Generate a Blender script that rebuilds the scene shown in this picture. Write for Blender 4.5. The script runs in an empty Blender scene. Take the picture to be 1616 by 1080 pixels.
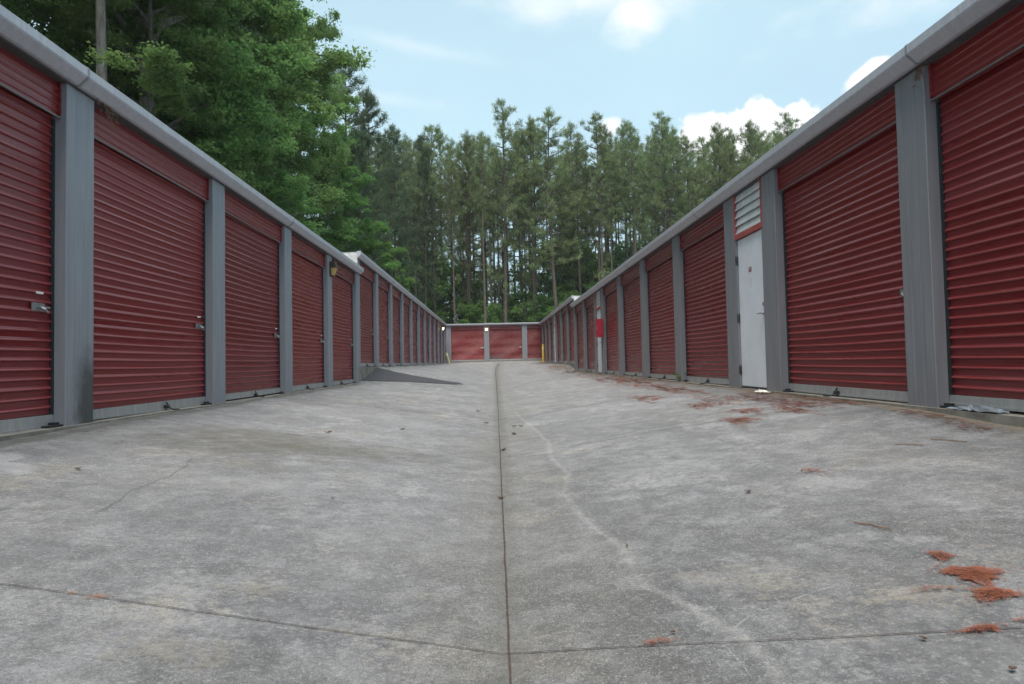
import bpy, math, random
import numpy as np
from mathutils import Matrix, Vector

C = bpy.context.scene.collection
R = random.Random(7)

# ---------------------------------------------------------------- camera
RX = Vector((0.99954, -0.02226, -0.02048)); UX = Vector((0.01964, -0.03722, 0.99911)); FX = Vector((0.0230, 0.99906, 0.03677))
cam = bpy.data.cameras.new('camera'); co = bpy.data.objects.new('camera', cam); C.objects.link(co)
m3 = Matrix((RX, UX, -FX)).transposed()
co.matrix_world = m3.to_4x4()
cam.sensor_width = 36.0; cam.lens = 1041.6 * 36 / 1616
cam.clip_start = 0.05; cam.clip_end = 3000
bpy.context.scene.camera = co

# ---------------------------------------------------------------- world: sky with clouds, sun
SUN_EL, SUN_AZ = math.radians(72), math.radians(188)       # azimuth measured from +Y towards +X
w = bpy.data.worlds.new('World'); bpy.context.scene.world = w; w.use_nodes = True
N = w.node_tree.nodes; L = w.node_tree.links; N.clear()
out = N.new('ShaderNodeOutputWorld'); bg = N.new('ShaderNodeBackground')
sky = N.new('ShaderNodeTexSky'); sky.sky_type = 'NISHITA'; sky.sun_disc = False
sky.sun_elevation = SUN_EL; sky.sun_rotation = SUN_AZ; sky.air_density = 1.0; sky.dust_density = 2.2; sky.ozone_density = 1.0
tc = N.new('ShaderNodeTexCoord')
def wmath(op, a, b=None, c=None):
    n = N.new('ShaderNodeMath'); n.operation = op
    for i, v in enumerate((a, b, c)):
        if v is None: continue
        if isinstance(v, (int, float)): n.inputs[i].default_value = v
        else: L.new(v, n.inputs[i])
    return n.outputs[0]
def wdot(vec):
    n = N.new('ShaderNodeVectorMath'); n.operation = 'DOT_PRODUCT'
    L.new(tc.outputs['Generated'], n.inputs[0]); n.inputs[1].default_value = vec; return n.outputs['Value']
def wnoise(scale, detail, rough=.6, stretch=(1, 1, 1)):
    mp = N.new('ShaderNodeMapping'); mp.inputs['Scale'].default_value = stretch
    L.new(tc.outputs['Generated'], mp.inputs[0])
    n = N.new('ShaderNodeTexNoise'); n.inputs['Scale'].default_value = scale; n.inputs['Detail'].default_value = detail
    n.inputs['Roughness'].default_value = rough
    L.new(mp.outputs[0], n.inputs['Vector']); return n.outputs['Fac']
nz_billow = wmath('SUBTRACT', wnoise(26, 6, .55), .5)
nz_soft = wmath('SUBTRACT', wnoise(7, 6, .6, (1, 1, 2.2)), .5)
def cloud(c, ha, hb, tilt, noise, amp, edge, alpha):
    """an elliptical cloud round the sky direction c, ha x hb radians, ragged by noise"""
    c = Vector(c).normalized(); a = Vector((c.y, -c.x, 0)).normalized(); b = a.cross(c).normalized()
    if b.z < 0: b = -b
    a2 = (a * math.cos(tilt) + b * math.sin(tilt)); b2 = (b * math.cos(tilt) - a * math.sin(tilt))
    da = wmath('DIVIDE', wdot(a2), ha); db = wmath('DIVIDE', wdot(b2), hb)
    r = wmath('SQRT', wmath('ADD', wmath('MULTIPLY', da, da), wmath('MULTIPLY', db, db)))
    front = wmath('GREATER_THAN', wdot(c), 0.2)
    v = wmath('ADD', wmath('SUBTRACT', 1.0, r), wmath('MULTIPLY', noise, amp))
    mr = N.new('ShaderNodeMapRange'); mr.interpolation_type = 'SMOOTHSTEP'
    L.new(v, mr.inputs['Value']); mr.inputs['From Min'].default_value = 0; mr.inputs['From Max'].default_value = edge
    return wmath('MULTIPLY', wmath('MULTIPLY', mr.outputs[0], front), alpha)
clouds = [
    cloud((.3600, .8786, .3050), .085, .046, .05, nz_billow, 1.7, .22, .95),
    cloud((.3020, .9033, .3150), .050, .036, 0, nz_billow, 1.7, .25, .9),
    cloud((.1700, .9262, .3400), .022, .020, 0, nz_billow, 1.8, .5, .75),
    cloud((.4750, .8065, .3580), .040, .016, .5, nz_billow, 1.6, .4, .85),
    cloud((.1600, .8610, .5150), .230, .062, -.04, nz_soft, 1.3, .9, .9),
    cloud((.1950, .8654, .4730), .055, .050, -.2, nz_soft, 1.5, .8, .95),
    cloud((-.0900, .8952, .4400), .170, .016, -.17, nz_soft, 2.6, 1.6, .38),
    cloud((-.1500, .9187, .3800), .120, .014, -.10, nz_soft, 3.0, 1.4, .25),
    cloud((.6200, .7000, .4800), .300, .060, .1, nz_soft, 3.0, 1.2, .5),
    cloud((-.7000, .5000, .5000), .350, .100, .1, nz_soft, 3.0, 1.2, .5),
    cloud((.1000, -.8000, .5000), .700, .160, 0, nz_soft, 3.4, 1.2, .6),
]
tot = clouds[0]
for c_ in clouds[1:]: tot = wmath('MAXIMUM', tot, c_)
veil = N.new('ShaderNodeMapRange'); L.new(wnoise(2.2, 4, .5, (1, 1, 2)), veil.inputs['Value'])
veil.inputs['From Min'].default_value = .3; veil.inputs['From Max'].default_value = .75
veil.inputs['To Min'].default_value = .60; veil.inputs['To Max'].default_value = .78
tint = N.new('ShaderNodeMix'); tint.data_type = 'RGBA'
L.new(veil.outputs[0], tint.inputs['Factor']); L.new(sky.outputs[0], tint.inputs['A']); tint.inputs['B'].default_value = (3.6, 5.05, 5.45, 1)
mx = N.new('ShaderNodeMix'); mx.data_type = 'RGBA'
L.new(tot, mx.inputs['Factor']); L.new(tint.outputs['Result'], mx.inputs['A']); mx.inputs['B'].default_value = (6.0, 6.0, 6.1, 1)
L.new(mx.outputs['Result'], bg.inputs['Color']); bg.inputs['Strength'].default_value = 0.115
L.new(bg.outputs[0], out.inputs['Surface'])

sl = bpy.data.lights.new('sun', 'SUN'); sl.energy = 3.4; sl.angle = math.radians(40); sl.color = (1, .93, .84)
so = bpy.data.objects.new('sun', sl); C.objects.link(so)
sd = Vector((math.sin(SUN_AZ) * math.cos(SUN_EL), math.cos(SUN_AZ) * math.cos(SUN_EL), math.sin(SUN_EL)))
so.rotation_euler = (-sd).to_track_quat('-Z', 'Y').to_euler()

sc = bpy.context.scene
sc.view_settings.view_transform = 'Standard'; sc.view_settings.look = 'None'; sc.view_settings.gamma = 1
sc.view_settings.exposure = 0.80
sc.cycles.max_bounces = 6; sc.cycles.diffuse_bounces = 3; sc.cycles.transparent_max_bounces = 16
sc.cycles.use_denoising = True

# ---------------------------------------------------------------- helpers
def tag(o, label=None, cat=None, group=None, kind=None):
    if label: o['label'] = label
    if cat: o['category'] = cat
    if group: o['group'] = group
    if kind: o['kind'] = kind
    return o
def empty(name, loc=(0, 0, 0)):
    o = bpy.data.objects.new(name, None); C.objects.link(o); o.location = loc; o.empty_display_size = .2
    return o
def mesh_obj(name, V, F, mat, parent=None, loc=(0, 0, 0), smooth=False):
    me = bpy.data.meshes.new(name); me.from_pydata([tuple(v) for v in V], [], F); me.update()
    if smooth:
        me.polygons.foreach_set('use_smooth', [True] * len(me.polygons))
    o = bpy.data.objects.new(name, me); C.objects.link(o)
    for mt in (mat if isinstance(mat, (list, tuple)) else [mat]): me.materials.append(mt)
    o.location = loc
    if parent is not None: o.parent = parent
    return o
def quads_mesh(name, V, k, mat, tint=None):
    """fast mesh of n separate k-gons from an (n,k,3) array, with an optional per-face tint attribute"""
    n = V.shape[0]; me = bpy.data.meshes.new(name)
    me.vertices.add(n * k); me.vertices.foreach_set('co', V.reshape(-1).astype(np.float32))
    me.loops.add(n * k); me.loops.foreach_set('vertex_index', np.arange(n * k, dtype=np.int32))
    me.polygons.add(n); me.polygons.foreach_set('loop_start', np.arange(0, n * k, k, dtype=np.int32))
    me.materials.append(mat); me.update(calc_edges=True)
    if tint is not None:
        at = me.attributes.new('tint', 'FLOAT', 'FACE'); at.data.foreach_set('value', tint.astype(np.float32))
    return me
class MB:
    def __init__(s): s.V = []; s.F = []
    def box(s, x0, x1, y0, y1, z0, z1):
        b = len(s.V)
        s.V += [(x, y, z) for z in (z0, z1) for y in (y0, y1) for x in (x0, x1)]
        s.F += [(b, b+2, b+3, b+1), (b+4, b+5, b+7, b+6), (b, b+1, b+5, b+4), (b+2, b+6, b+7, b+3), (b, b+4, b+6, b+2), (b+1, b+3, b+7, b+5)]
        return s
    def hexa(s, P):      # 8 points, bottom ring then top ring
        b = len(s.V); s.V += list(P)
        s.F += [(b, b+3, b+2, b+1), (b+4, b+5, b+6, b+7)] + [(b+i, b+(i+1) % 4, b+4+(i+1) % 4, b+4+i) for i in range(4)]
        return s
    def ring_extrude(s, prof_a, prof_b, closed=True, caps=True):
        b = len(s.V); n = len(prof_a); s.V += list(prof_a) + list(prof_b)
        for i in range(n if closed else n-1):
            j = (i+1) % n; s.F.append((b+i, b+j, b+n+j, b+n+i))
        if caps: s.F += [tuple(b+i for i in range(n-1, -1, -1)), tuple(b+n+i for i in range(n))]
        return s
    def tube(s, pts, rad, n=8):
        pts = [Vector(p) for p in pts]; b = len(s.V)
        for i, p in enumerate(pts):
            t = (pts[min(i+1, len(pts)-1)] - pts[max(i-1, 0)]).normalized()
            a = t.cross(Vector((0, 0, 1)))
            if a.length < .1: a = t.cross(Vector((1, 0, 0)))
            a.normalize(); c = t.cross(a); r = rad[i] if isinstance(rad, (list, tuple)) else rad
            for k in range(n):
                an = 2*math.pi*k/n; s.V.append(tuple(p + a*math.cos(an)*r + c*math.sin(an)*r))
        for i in range(len(pts)-1):
            for k in range(n):
                k2 = (k+1) % n; s.F.append((b+i*n+k, b+i*n+k2, b+(i+1)*n+k2, b+(i+1)*n+k))
        s.F += [tuple(b+k for k in range(n)), tuple(b+(len(pts)-1)*n+k for k in range(n-1, -1, -1))]
        return s
    def build(s, name, mat, parent=None, loc=(0, 0, 0), smooth=False, bevel=0):
        o = mesh_obj(name, s.V, s.F, mat, parent, loc, smooth)
        import bmesh
        bm = bmesh.new(); bm.from_mesh(o.data); bmesh.ops.recalc_face_normals(bm, faces=bm.faces); bm.to_mesh(o.data); bm.free()
        if bevel:
            b = o.modifiers.new('edge', 'BEVEL'); b.width = bevel; b.segments = 2; b.limit_method = 'ANGLE'
        return o

# ---------------------------------------------------------------- materials
class Mat:
    def __init__(s, name, rough=.7, metal=0):
        s.m = bpy.data.materials.new(name); s.m.use_nodes = True; s.nt = s.m.node_tree; s.N = s.nt.nodes
        s.b = s.N['Principled BSDF']; s.b.inputs['Roughness'].default_value = rough; s.b.inputs['Metallic'].default_value = metal
        s.tc = None; s.out = s.N['Material Output']
    def link(s, a, b): s.nt.links.new(a, b)
    def coord(s, scale=(1, 1, 1), kind='Object', loc=(0, 0, 0)):
        if s.tc is None: s.tc = s.N.new('ShaderNodeTexCoord')
        mp = s.N.new('ShaderNodeMapping'); mp.inputs['Scale'].default_value = scale; mp.inputs['Location'].default_value = loc
        s.link(s.tc.outputs[kind], mp.inputs[0]); return mp.outputs[0]
    def world(s, scale=(1, 1, 1), loc=(0, 0, 0)):
        g = s.N.new('ShaderNodeNewGeometry'); mp = s.N.new('ShaderNodeMapping'); mp.inputs['Scale'].default_value = scale
        mp.inputs['Location'].default_value = loc
        s.link(g.outputs['Position'], mp.inputs[0]); return mp.outputs[0]
    def noise(s, vec, scale, detail=4, rough=.55, lo=None, hi=None, a=0., b=1., dist=0):
        n = s.N.new('ShaderNodeTexNoise'); n.inputs['Scale'].default_value = scale; n.inputs['Detail'].default_value = detail
        n.inputs['Roughness'].default_value = rough; n.inputs['Distortion'].default_value = dist; s.link(vec, n.inputs['Vector'])
        if lo is None: return n.outputs['Fac']
        return s.rng(n.outputs['Fac'], lo, hi, a, b)
    def rng(s, v, lo, hi, a=0., b=1., smooth=False):
        r = s.N.new('ShaderNodeMapRange'); s.link(v, r.inputs['Value'])
        if smooth: r.interpolation_type = 'SMOOTHSTEP'
        for k, x in (('From Min', lo), ('From Max', hi), ('To Min', a), ('To Max', b)): r.inputs[k].default_value = x
        return r.outputs[0]
    def math(s, op, a, b=None, clamp=False):
        n = s.N.new('ShaderNodeMath'); n.operation = op; n.use_clamp = clamp
        for i, v in enumerate((a, b)):
            if v is None: continue
            if isinstance(v, (int, float)): n.inputs[i].default_value = v
            else: s.link(v, n.inputs[i])
        return n.outputs[0]
    def mix(s, f, a, b, mode='MIX'):
        n = s.N.new('ShaderNodeMix'); n.data_type = 'RGBA'; n.blend_type = mode
        for k, v in (('Factor', f), ('A', a), ('B', b)):
            i = n.inputs[k] if k == 'Factor' else n.inputs[k]
            if isinstance(v, (int, float)): i.default_value = v
            elif isinstance(v, tuple): i.default_value = (*v, 1) if len(v) == 3 else v
            else: s.link(v, i)
        return n.outputs['Result']
    def color(s, v):
        if isinstance(v, tuple): s.b.inputs['Base Color'].default_value = (*v, 1)
        else: s.link(v, s.b.inputs['Base Color'])
        return s
    def roughness(s, v): s.link(v, s.b.inputs['Roughness']); return s
    def bump(s, h, strength=.3, dist=.01):
        n = s.N.new('ShaderNodeBump'); n.inputs['Strength'].default_value = strength; n.inputs['Distance'].default_value = dist
        s.link(h, n.inputs['Height']); s.link(n.outputs[0], s.b.inputs['Normal']); return s
    def attr(s, name, out='Fac'):
        n = s.N.new('ShaderNodeAttribute'); n.attribute_name = name; return n.outputs[out]
    def rand(s): return s.N.new('ShaderNodeObjectInfo').outputs['Random']

def make_concrete():
    M = Mat('concrete', .9); g = M.world(); M.b.inputs['Specular IOR Level'].default_value = .3
    base = M.mix(M.noise(g, .55, 5, .6, .30, .70), (.130, .133, .146), (.236, .239, .254))
    # every slab between two joints was poured apart and has its own grey
    sep = M.N.new('ShaderNodeSeparateXYZ'); M.link(g, sep.inputs[0])
    pan = M.math('FLOOR', M.math('DIVIDE', M.math('SUBTRACT', sep.outputs['Y'], 2.12), 4.05))
    side = M.math('GREATER_THAN', sep.outputs['X'], 0)
    wn = M.N.new('ShaderNodeTexWhiteNoise'); wn.noise_dimensions = '2D'
    cb = M.N.new('ShaderNodeCombineXYZ'); M.link(pan, cb.inputs[0]); M.link(side, cb.inputs[1]); M.link(cb.outputs[0], wn.inputs['Vector'])
    k = M.rng(wn.outputs['Value'], 0, 1, .66, .86)
    kk = M.N.new('ShaderNodeCombineXYZ'); [M.link(k, kk.inputs[i]) for i in range(3)]
    base = M.mix(1.0, base, kk.outputs[0], 'MULTIPLY')
    # pale laitance worn through, tan clay film, grey mildew clouds
    fine = M.noise(g, 22, 6, .78)
    def worn(vec, scale, lo, hi, amt):      # patches whose rims break up into grains
        n = M.noise(vec, scale, 7, .72)
        return M.rng(M.math('ADD', n, M.math('MULTIPLY', M.math('SUBTRACT', fine, .5), .55)), lo, hi, 0, amt)
    base = M.mix(worn(g, 1.9, .50, .64, .6), base, (.325, .328, .345))
    base = M.mix(worn(M.world((1, 1, 1), (5, 9, 0)), 1.1, .57, .68, .7), base, (.33, .298, .24))
    base = M.mix(worn(M.world((1, .8, 1), (15, 3, 0)), .75, .50, .68, .6), base, (.105, .102, .097))
    base = M.mix(worn(M.world((1.4, .5, 1), (2, 13, 0)), 1.6, .54, .70, .35), base, (.45, .45, .455))
    base = M.mix(M.noise(M.world((.6, 9, 1)), 3.5, 5, .65, .50, .72, 0, .18), base, (.15, .15, .148))
    # the low middle of the lane, where water runs: greyer, the sand bared
    ax = M.math('ABSOLUTE', M.math('SUBTRACT', M.math('ADD', sep.outputs['X'], M.math('MULTIPLY', M.math('SUBTRACT', M.noise(g, 1.1, 6, .65), .5), .9)), .10))
    low = M.rng(ax, .22, .52, 1, 0, True)
    base = M.mix(M.math('MULTIPLY', low, .48), base, (.120, .116, .105))
    base = M.mix(M.noise(M.world((1, 1, 1), (6, 6, 0)), 6.5, 6, .7, .45, .62, 0, .35), base, (.33, .335, .35))
    base = M.mix(M.noise(M.world((1, 1, 1), (9, 2, 0)), 5, 6, .75, .50, .66, 0, .45), base, (.10, .10, .104))
    # mottling and exposed sand grains at several sizes
    gm = M.noise(M.world((1, 1, 1), (4, 2, 0)), .9, 5, .7, .40, .62, .25, 1); gm = M.math('MAXIMUM', gm, low)      # how far the sand has worn bare here
    base = M.mix(M.noise(g, 48, 5, .85, .44, .58, 0, .42), base, (.095, .095, .096))
    base = M.mix(M.noise(M.world((1, 1, 1), (8, 1, 0)), 62, 4, .8, .54, .62, 0, .45), base, (.36, .365, .375))
    base = M.mix(M.math('MULTIPLY', M.noise(M.world((1, 1, 1), (3, 1, 0)), 150, 3, .7, .56, .66, 0, .8), gm), base, (.05, .05, .05))
    base = M.mix(M.math('MULTIPLY', M.noise(M.world((1, 1, 1), (1, 7, 0)), 190, 2, .7, .60, .68, 0, .6), gm), base, (.58, .57, .55))
    M.color(base)
    h = M.math('ADD', M.noise(g, 95, 5, .75), M.math('MULTIPLY', M.noise(g, 14, 4, .6), .8))
    M.bump(h, 1.0, .012)
    return M.m
def overlay(name, col, col2, nscale, lo, hi, amax, rough=.9, edge=.9, gain=1.):
    """thin stain or seam lying on the slab: fades out over its edge (attribute 'edge' 0..1) through ragged noise"""
    M = Mat(name, rough); g = M.world(); M.b.inputs['Specular IOR Level'].default_value = .08
    M.color(M.mix(M.noise(g, nscale * 2, 4, .6, .35, .65), col, col2))
    e = M.attr('edge')
    n = M.noise(g, nscale, 6, .75)
    v = M.math('ADD', M.math('MULTIPLY', e, edge), M.math('MULTIPLY', M.math('SUBTRACT', n, .5), gain))
    a = M.rng(v, lo, hi, 0, amax)
    tr = M.N.new('ShaderNodeBsdfTransparent'); ms = M.N.new('ShaderNodeMixShader')
    M.link(a, ms.inputs[0]); M.link(tr.outputs[0], ms.inputs[1]); M.link(M.b.outputs[0], ms.inputs[2]); M.link(ms.outputs[0], M.out.inputs['Surface'])
    return M.m
def make_red(name, k=1.0, chalk=.5):
    M = Mat(name, .3); o = M.coord(); r = M.rand()
    base = M.mix(M.rng(r, 0, 1), (.160*k, .0130*k, .0145*k), (.225*k, .022*k, .023*k))
    off = M.N.new('ShaderNodeVectorMath'); off.operation = 'ADD'
    c = M.N.new('ShaderNodeCombineXYZ'); [M.link(M.math('MULTIPLY', r, 37.), c.inputs[i]) for i in range(3)]
    M.link(o, off.inputs[0]); M.link(c.outputs[0], off.inputs[1])
    mp = M.N.new('ShaderNodeMapping'); mp.inputs['Scale'].default_value = (1, .07, 3.0); M.link(off.outputs[0], mp.inputs[0])
    base = M.mix(M.noise(mp.outputs[0], 1.3, 4, .5, .45, .75, 0, chalk), base, (.26*k, .062*k, .070*k))       # chalking
    mp2 = M.N.new('ShaderNodeMapping'); mp2.inputs['Scale'].default_value = (1, .10, 12); M.link(off.outputs[0], mp2.inputs[0])
    base = M.mix(M.noise(mp2.outputs[0], 2.2, 4, .6, .5, .8, 0, .35), base, (.12*k, .014*k, .018*k))
    mp3 = M.N.new('ShaderNodeMapping'); mp3.inputs['Scale'].default_value = (1, 7, .8); M.link(off.outputs[0], mp3.inputs[0])
    base = M.mix(M.noise(mp3.outputs[0], 2.4, 5, .7, .58, .78, 0, .12), base, (.10, .045, .04))             # grime runs
    base = M.mix(M.math('MULTIPLY', M.attr('rib'), M.noise(off.outputs[0], 1.4, 4, .6, .25, .7, .12, .62)), base, (.33*k, .090*k, .092*k))     # pale pink highlight painted into the colour on each rib's bead
    base = M.mix(M.noise(off.outputs[0], 5, 5, .75, .64, .74, 0, .3), base, (.26, .11, .11))
    M.color(base); M.roughness(M.noise(mp.outputs[0], 3, 4, .6, .3, .7, .20, .42))
    M.b.inputs['Specular IOR Level'].default_value = .5
    M.bump(M.noise(mp.outputs[0], 3, 2, .5), .03, .01)
    return M.m
def make_grey(name, col, col2, rough=.5, streak=1., metal=.0, dirt=0):
    M = Mat(name, rough, metal); o = M.coord(); r = M.rand()
    base = M.mix(M.noise(M.coord((9, 9, .5)), 2.0, 5, .65, .35, .7), col, col2)
    base = M.mix(M.noise(M.world((22, 22, .9)), 1.0, 4, .7, .5, .75, 0, .20*streak), base, tuple(c*.55 for c in col))
    base = M.mix(M.noise(M.world((16, 16, .5), (4, 4, 4)), 1.0, 4, .7, .55, .75, 0, .16*streak), base, (.36, .36, .34))
    base = M.mix(M.noise(o, 45, 4, .7, .55, .72, 0, .22), base, (.09, .09, .08))
    if dirt:   # a patch of black mildew on the foot of this one column
        e = M.N.new('ShaderNodeVectorMath'); e.operation = 'DISTANCE'
        M.link(M.coord((1, 1.3, .62)), e.inputs[0]); e.inputs[1].default_value = (0, .46, .13)
        v = M.math('ADD', M.math('SUBTRACT', .36, e.outputs['Value']), M.math('MULTIPLY', M.math('SUBTRACT', M.noise(o, 6, 6, .7), .5), .35))
        base = M.mix(M.rng(v, 0, .22, 0, .85), base, (.035, .04, .036))
    M.color(base); M.bump(M.noise(o, 60, 3, .6), .05, .004)
    return M.m
def simple(name, col, rough=.6, metal=0, var=.25, scale=20, bump=.0):
    M = Mat(name, rough, metal); o = M.coord()
    M.color(M.mix(M.noise(o, scale, 5, .65, .3, .7), tuple(c*(1-var) for c in col), tuple(min(1, c*(1+var)) for c in col)))
    if bump: M.bump(M.noise(o, scale*3, 4, .6), bump, .01)
    return M.m
def leafy(name, dark, light, trans=.28, seedmix=.3):
    M = Mat(name, .8); t = M.attr('tint')
    o = M.coord(); n = M.noise(o, .9, 3, .6, .3, .7)
    f = M.math('ADD', M.math('MULTIPLY', t, .65), M.math('MULTIPLY', n, .35))
    c = M.mix(f, dark, light)
    rr = M.rng(M.rand(), 0, 1, -.5, .5)
    hs = M.N.new('ShaderNodeHueSaturation'); M.link(c, hs.inputs['Color'])
    M.link(M.math('ADD', .5, M.math('MULTIPLY', rr, .03)), hs.inputs['Hue']); M.link(M.math('ADD', 1, M.math('MULTIPLY', rr, seedmix)), hs.inputs['Value'])
    M.color(hs.outputs[0]); M.b.inputs['Specular IOR Level'].default_value = .12
    tl = M.N.new('ShaderNodeBsdfTranslucent'); M.link(hs.outputs[0], tl.inputs['Color'])
    ms = M.N.new('ShaderNodeMixShader'); ms.inputs[0].default_value = trans
    M.link(M.b.outputs[0], ms.inputs[1]); M.link(tl.outputs[0], ms.inputs[2]); M.link(ms.outputs[0], M.out.inputs['Surface'])
    return M.m
def bark(name, a, b):
    M = Mat(name, .95); o = M.coord((3, 3, .6))
    f = M.noise(o, 4, 6, .7, .35, .65); M.color(M.mix(f, a, b)); M.bump(f, .8, .03); return M.m

MT = dict(
    concrete=make_concrete(),
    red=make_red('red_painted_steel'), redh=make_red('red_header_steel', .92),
    grey=make_grey('grey_painted_steel', (.205, .218, .246), (.250, .264, .292), .5),
    greyr=make_grey('grey_steel_right', (.172, .173, .188), (.212, .213, .230), .5),  # darker, less blue grey for the right rows
    greydirty=make_grey('grey_mildewed_steel', (.205, .218, .246), (.250, .264, .292), .5, dirt=1),
    gutter=make_grey('gutter_steel', (.37, .38, .42), (.46, .47, .51), .42, .5),
    soffit=simple('soffit_steel', (.07, .07, .075), .7),
    lip=simple('header_lip_steel', (.17, .15, .155), .5, 0, .2, 10),
    rail=make_grey('galvanised_rail', (.30, .31, .32), (.42, .42, .41), .5, 1, .3),
    white=simple('white_painted_steel', (.66, .68, .72), .45, 0, .06, 3),
    whitewall=simple('white_wall_panel', (.60, .59, .58), .6, 0, .2, 4),
    louver=simple('white_louver', (.60, .62, .62), .5, 0, .15, 6),
    redtrim=simple('red_trim', (.34, .075, .07), .55, 0, .25, 8),
    slab=simple('slab_edge', (.20, .185, .16), .95, 0, .4, 5, .4),
    chrome=simple('latch_steel', (.32, .33, .33), .4, .7, .2, 40),
    dark=simple('black_iron', (.03, .032, .036), .5, .3, .3, 30),
    sticker=simple('white_sticker', (.7, .68, .66), .5, 0, .1, 30),
    plaque=simple('maroon_plaque', (.20, .03, .04), .5, 0, .3, 90),
    bronze=simple('bronze_housing', (.045, .035, .025), .5, .2, .2, 10),
    amber=simple('amber_glass', (.50, .34, .13), .25, 0, .15, 10),
    cabinet=simple('red_cabinet_paint', (.36, .02, .04), .35, 0, .1, 5),
    yellow=simple('yellow_paint', (.62, .47, .10), .55, 0, .25, 6),
    paleyel=simple('faded_yellow_paint', (.40, .38, .20), .6, 0, .2, 6),
    roof=simple('roof_steel', (.45, .46, .48), .5, .2, .15, 4),
    asphalt=None, earth=None,
    paper=simple('white_paper', (.75, .74, .68), .7, 0, .1, 30),
    twig=simple('dry_stem', (.16, .10, .065), .9, 0, .4, 30),
    brownleaf=simple('dry_leaf', (.075, .04, .025), .8, 0, .5, 30),
    weed=simple('weed_leaf', (.16, .27, .04), .6, 0, .3, 20),
    pinebark=bark('pine_bark', (.050, .042, .036), (.135, .110, .092)),
    greybark=bark('grey_bark', (.09, .085, .075), (.26, .25, .225)),
    needles=leafy('pine_needles', (.085, .128, .066), (.255, .325, .145), .38),
    needles_dark=leafy('dark_pine_needles', (.050, .095, .060), (.140, .195, .105), .3),
    leaves=leafy('broad_leaves', (.078, .170, .062), (.245, .410, .130), .55),
    leaves_bright=leafy('young_leaves', (.070, .175, .050), (.190, .350, .095), .5),
)
def make_asphalt():
    M = Mat('asphalt', .92); g = M.world()
    b = M.mix(M.noise(g, 3, 5, .6, .3, .7), (.040, .043, .052), (.085, .088, .100)); b = M.mix(M.noise(g, 60, 3, .7, .55, .7, 0, .5), b, (.2, .2, .2))
    M.color(b); M.bump(M.noise(g, 60, 4, .7), .9, .012); return M.m
def make_earth():
    M = Mat('forest_floor', 1.0); g = M.world()
    b = M.mix(M.noise(g, .3, 6, .65, .35, .65), (.045, .052, .022), (.12, .085, .050)); M.color(b); M.bump(M.noise(g, 3, 5, .7), .8, .1); return M.m
MT['asphalt'] = make_asphalt(); MT['earth'] = make_earth()
MT['straw'] = None
def make_straw():
    M = Mat('pine_straw', .9); t = M.attr('tint')
    c = M.mix(t, (.10, .030, .018), (.30, .095, .048)); M.color(c); return M.m
MT['straw'] = make_straw()
def make_lit():
    M = Mat('lit_lamp_glass', .3); M.color((.9, .7, .4)); M.b.inputs['Emission Color'].default_value = (1, .72, .36, 1); M.b.inputs['Emission Strength'].default_value = 4.0
    return M.m
MT['lit'] = make_lit()

# ---------------------------------------------------------------- the lane: shape of the ground
GZ = np.array([(-14, -1.06), (-8, -1.0), (0, -.93), (18, -.75), (30, -.55), (40, -.28), (46, .0), (52.9, .42), (62, .5), (90, .9)])
ELP = np.array([(-14, -.62), (-8, -.60), (0, -.525), (5, -.487), (9, -.438), (18.3, -.373), (21.2, .05), (46, .22), (52.9, .36), (62, .5), (90, .9)])
ERP = np.array([(-14, -.60), (-8, -.60), (0, -.56), (4.8, -.492), (5.5, -.458), (6.2, -.438), (8.5, -.413), (30, -.275), (33.5, .05), (46, .18), (52.9, .42), (62, .5), (90, .9)])
def gz(x, y):
    g = np.interp(y, GZ[:, 0], GZ[:, 1])
    e = np.where(np.asarray(x) < 0, np.interp(y, ELP[:, 0], ELP[:, 1]), np.interp(y, ERP[:, 0], ERP[:, 1]))
    t = np.minimum(1, np.abs(x) / 3.8)
    und = .007*np.sin(1.7*np.asarray(y)+np.asarray(x)) * np.minimum(1, np.abs(x)) * t
    return g + (e - g) * (t*.93 + .07*t*t) + und
def pavement():
    xs = np.concatenate([np.linspace(-4.6, -.2, 45), [-.1, -.05, 0, .05, .1], np.linspace(.2, 4.6, 45)])
    ys = np.concatenate([np.arange(-12, 0, .3), np.arange(0, 18, .12), np.arange(18, 36, .15), np.arange(36, 53.2, .3)])
    X, Y = np.meshgrid(xs, ys); Z = gz(X, Y); nx = len(xs)
    V = np.stack([X, Y, Z], -1).reshape(-1, 3)
    F = [(j*nx+i, j*nx+i+1, (j+1)*nx+i+1, (j+1)*nx+i) for j in range(len(ys)-1) for i in range(nx-1)]
    tag(mesh_obj('pavement', V.tolist(), F, MT['concrete'], smooth=True), 'pale grey concrete lane sloping to a seam along its middle', 'pavement', kind='structure')
pavement()
def ground():
    xs = np.array([-900, -300, -120, -60, -40, -30, -20, -14, -9, -4.4, 0, 4.4, 9, 14, 20, 30, 40, 60, 120, 300, 900.])
    ys = np.array([-900, -300, -100, -40, -14, 0, 10, 20, 30, 40, 50, 52.9, 56, 60, 66, 72, 80, 90, 120, 200, 400, 1500.])
    X, Y = np.meshgrid(xs, ys)
    Z = np.where(Y < 53.5, -1.35, .35) + np.where(Y > 66, (np.minimum(Y, 200)-66)*.004, 0)
    Z = np.where((np.abs(X) > 8) & (Y < 53.5), -.6 + np.clip(Y, 0, 60)*.015, Z)
    nx = len(xs); V = np.stack([X, Y, Z], -1).reshape(-1, 3)
    F = [(j*nx+i, j*nx+i+1, (j+1)*nx+i+1, (j+1)*nx+i) for j in range(len(ys)-1) for i in range(nx-1)]
    tag(mesh_obj('ground', V.tolist(), F, MT['earth']), 'leaf covered forest floor round the storage yard', 'ground', kind='structure')
ground()

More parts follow.
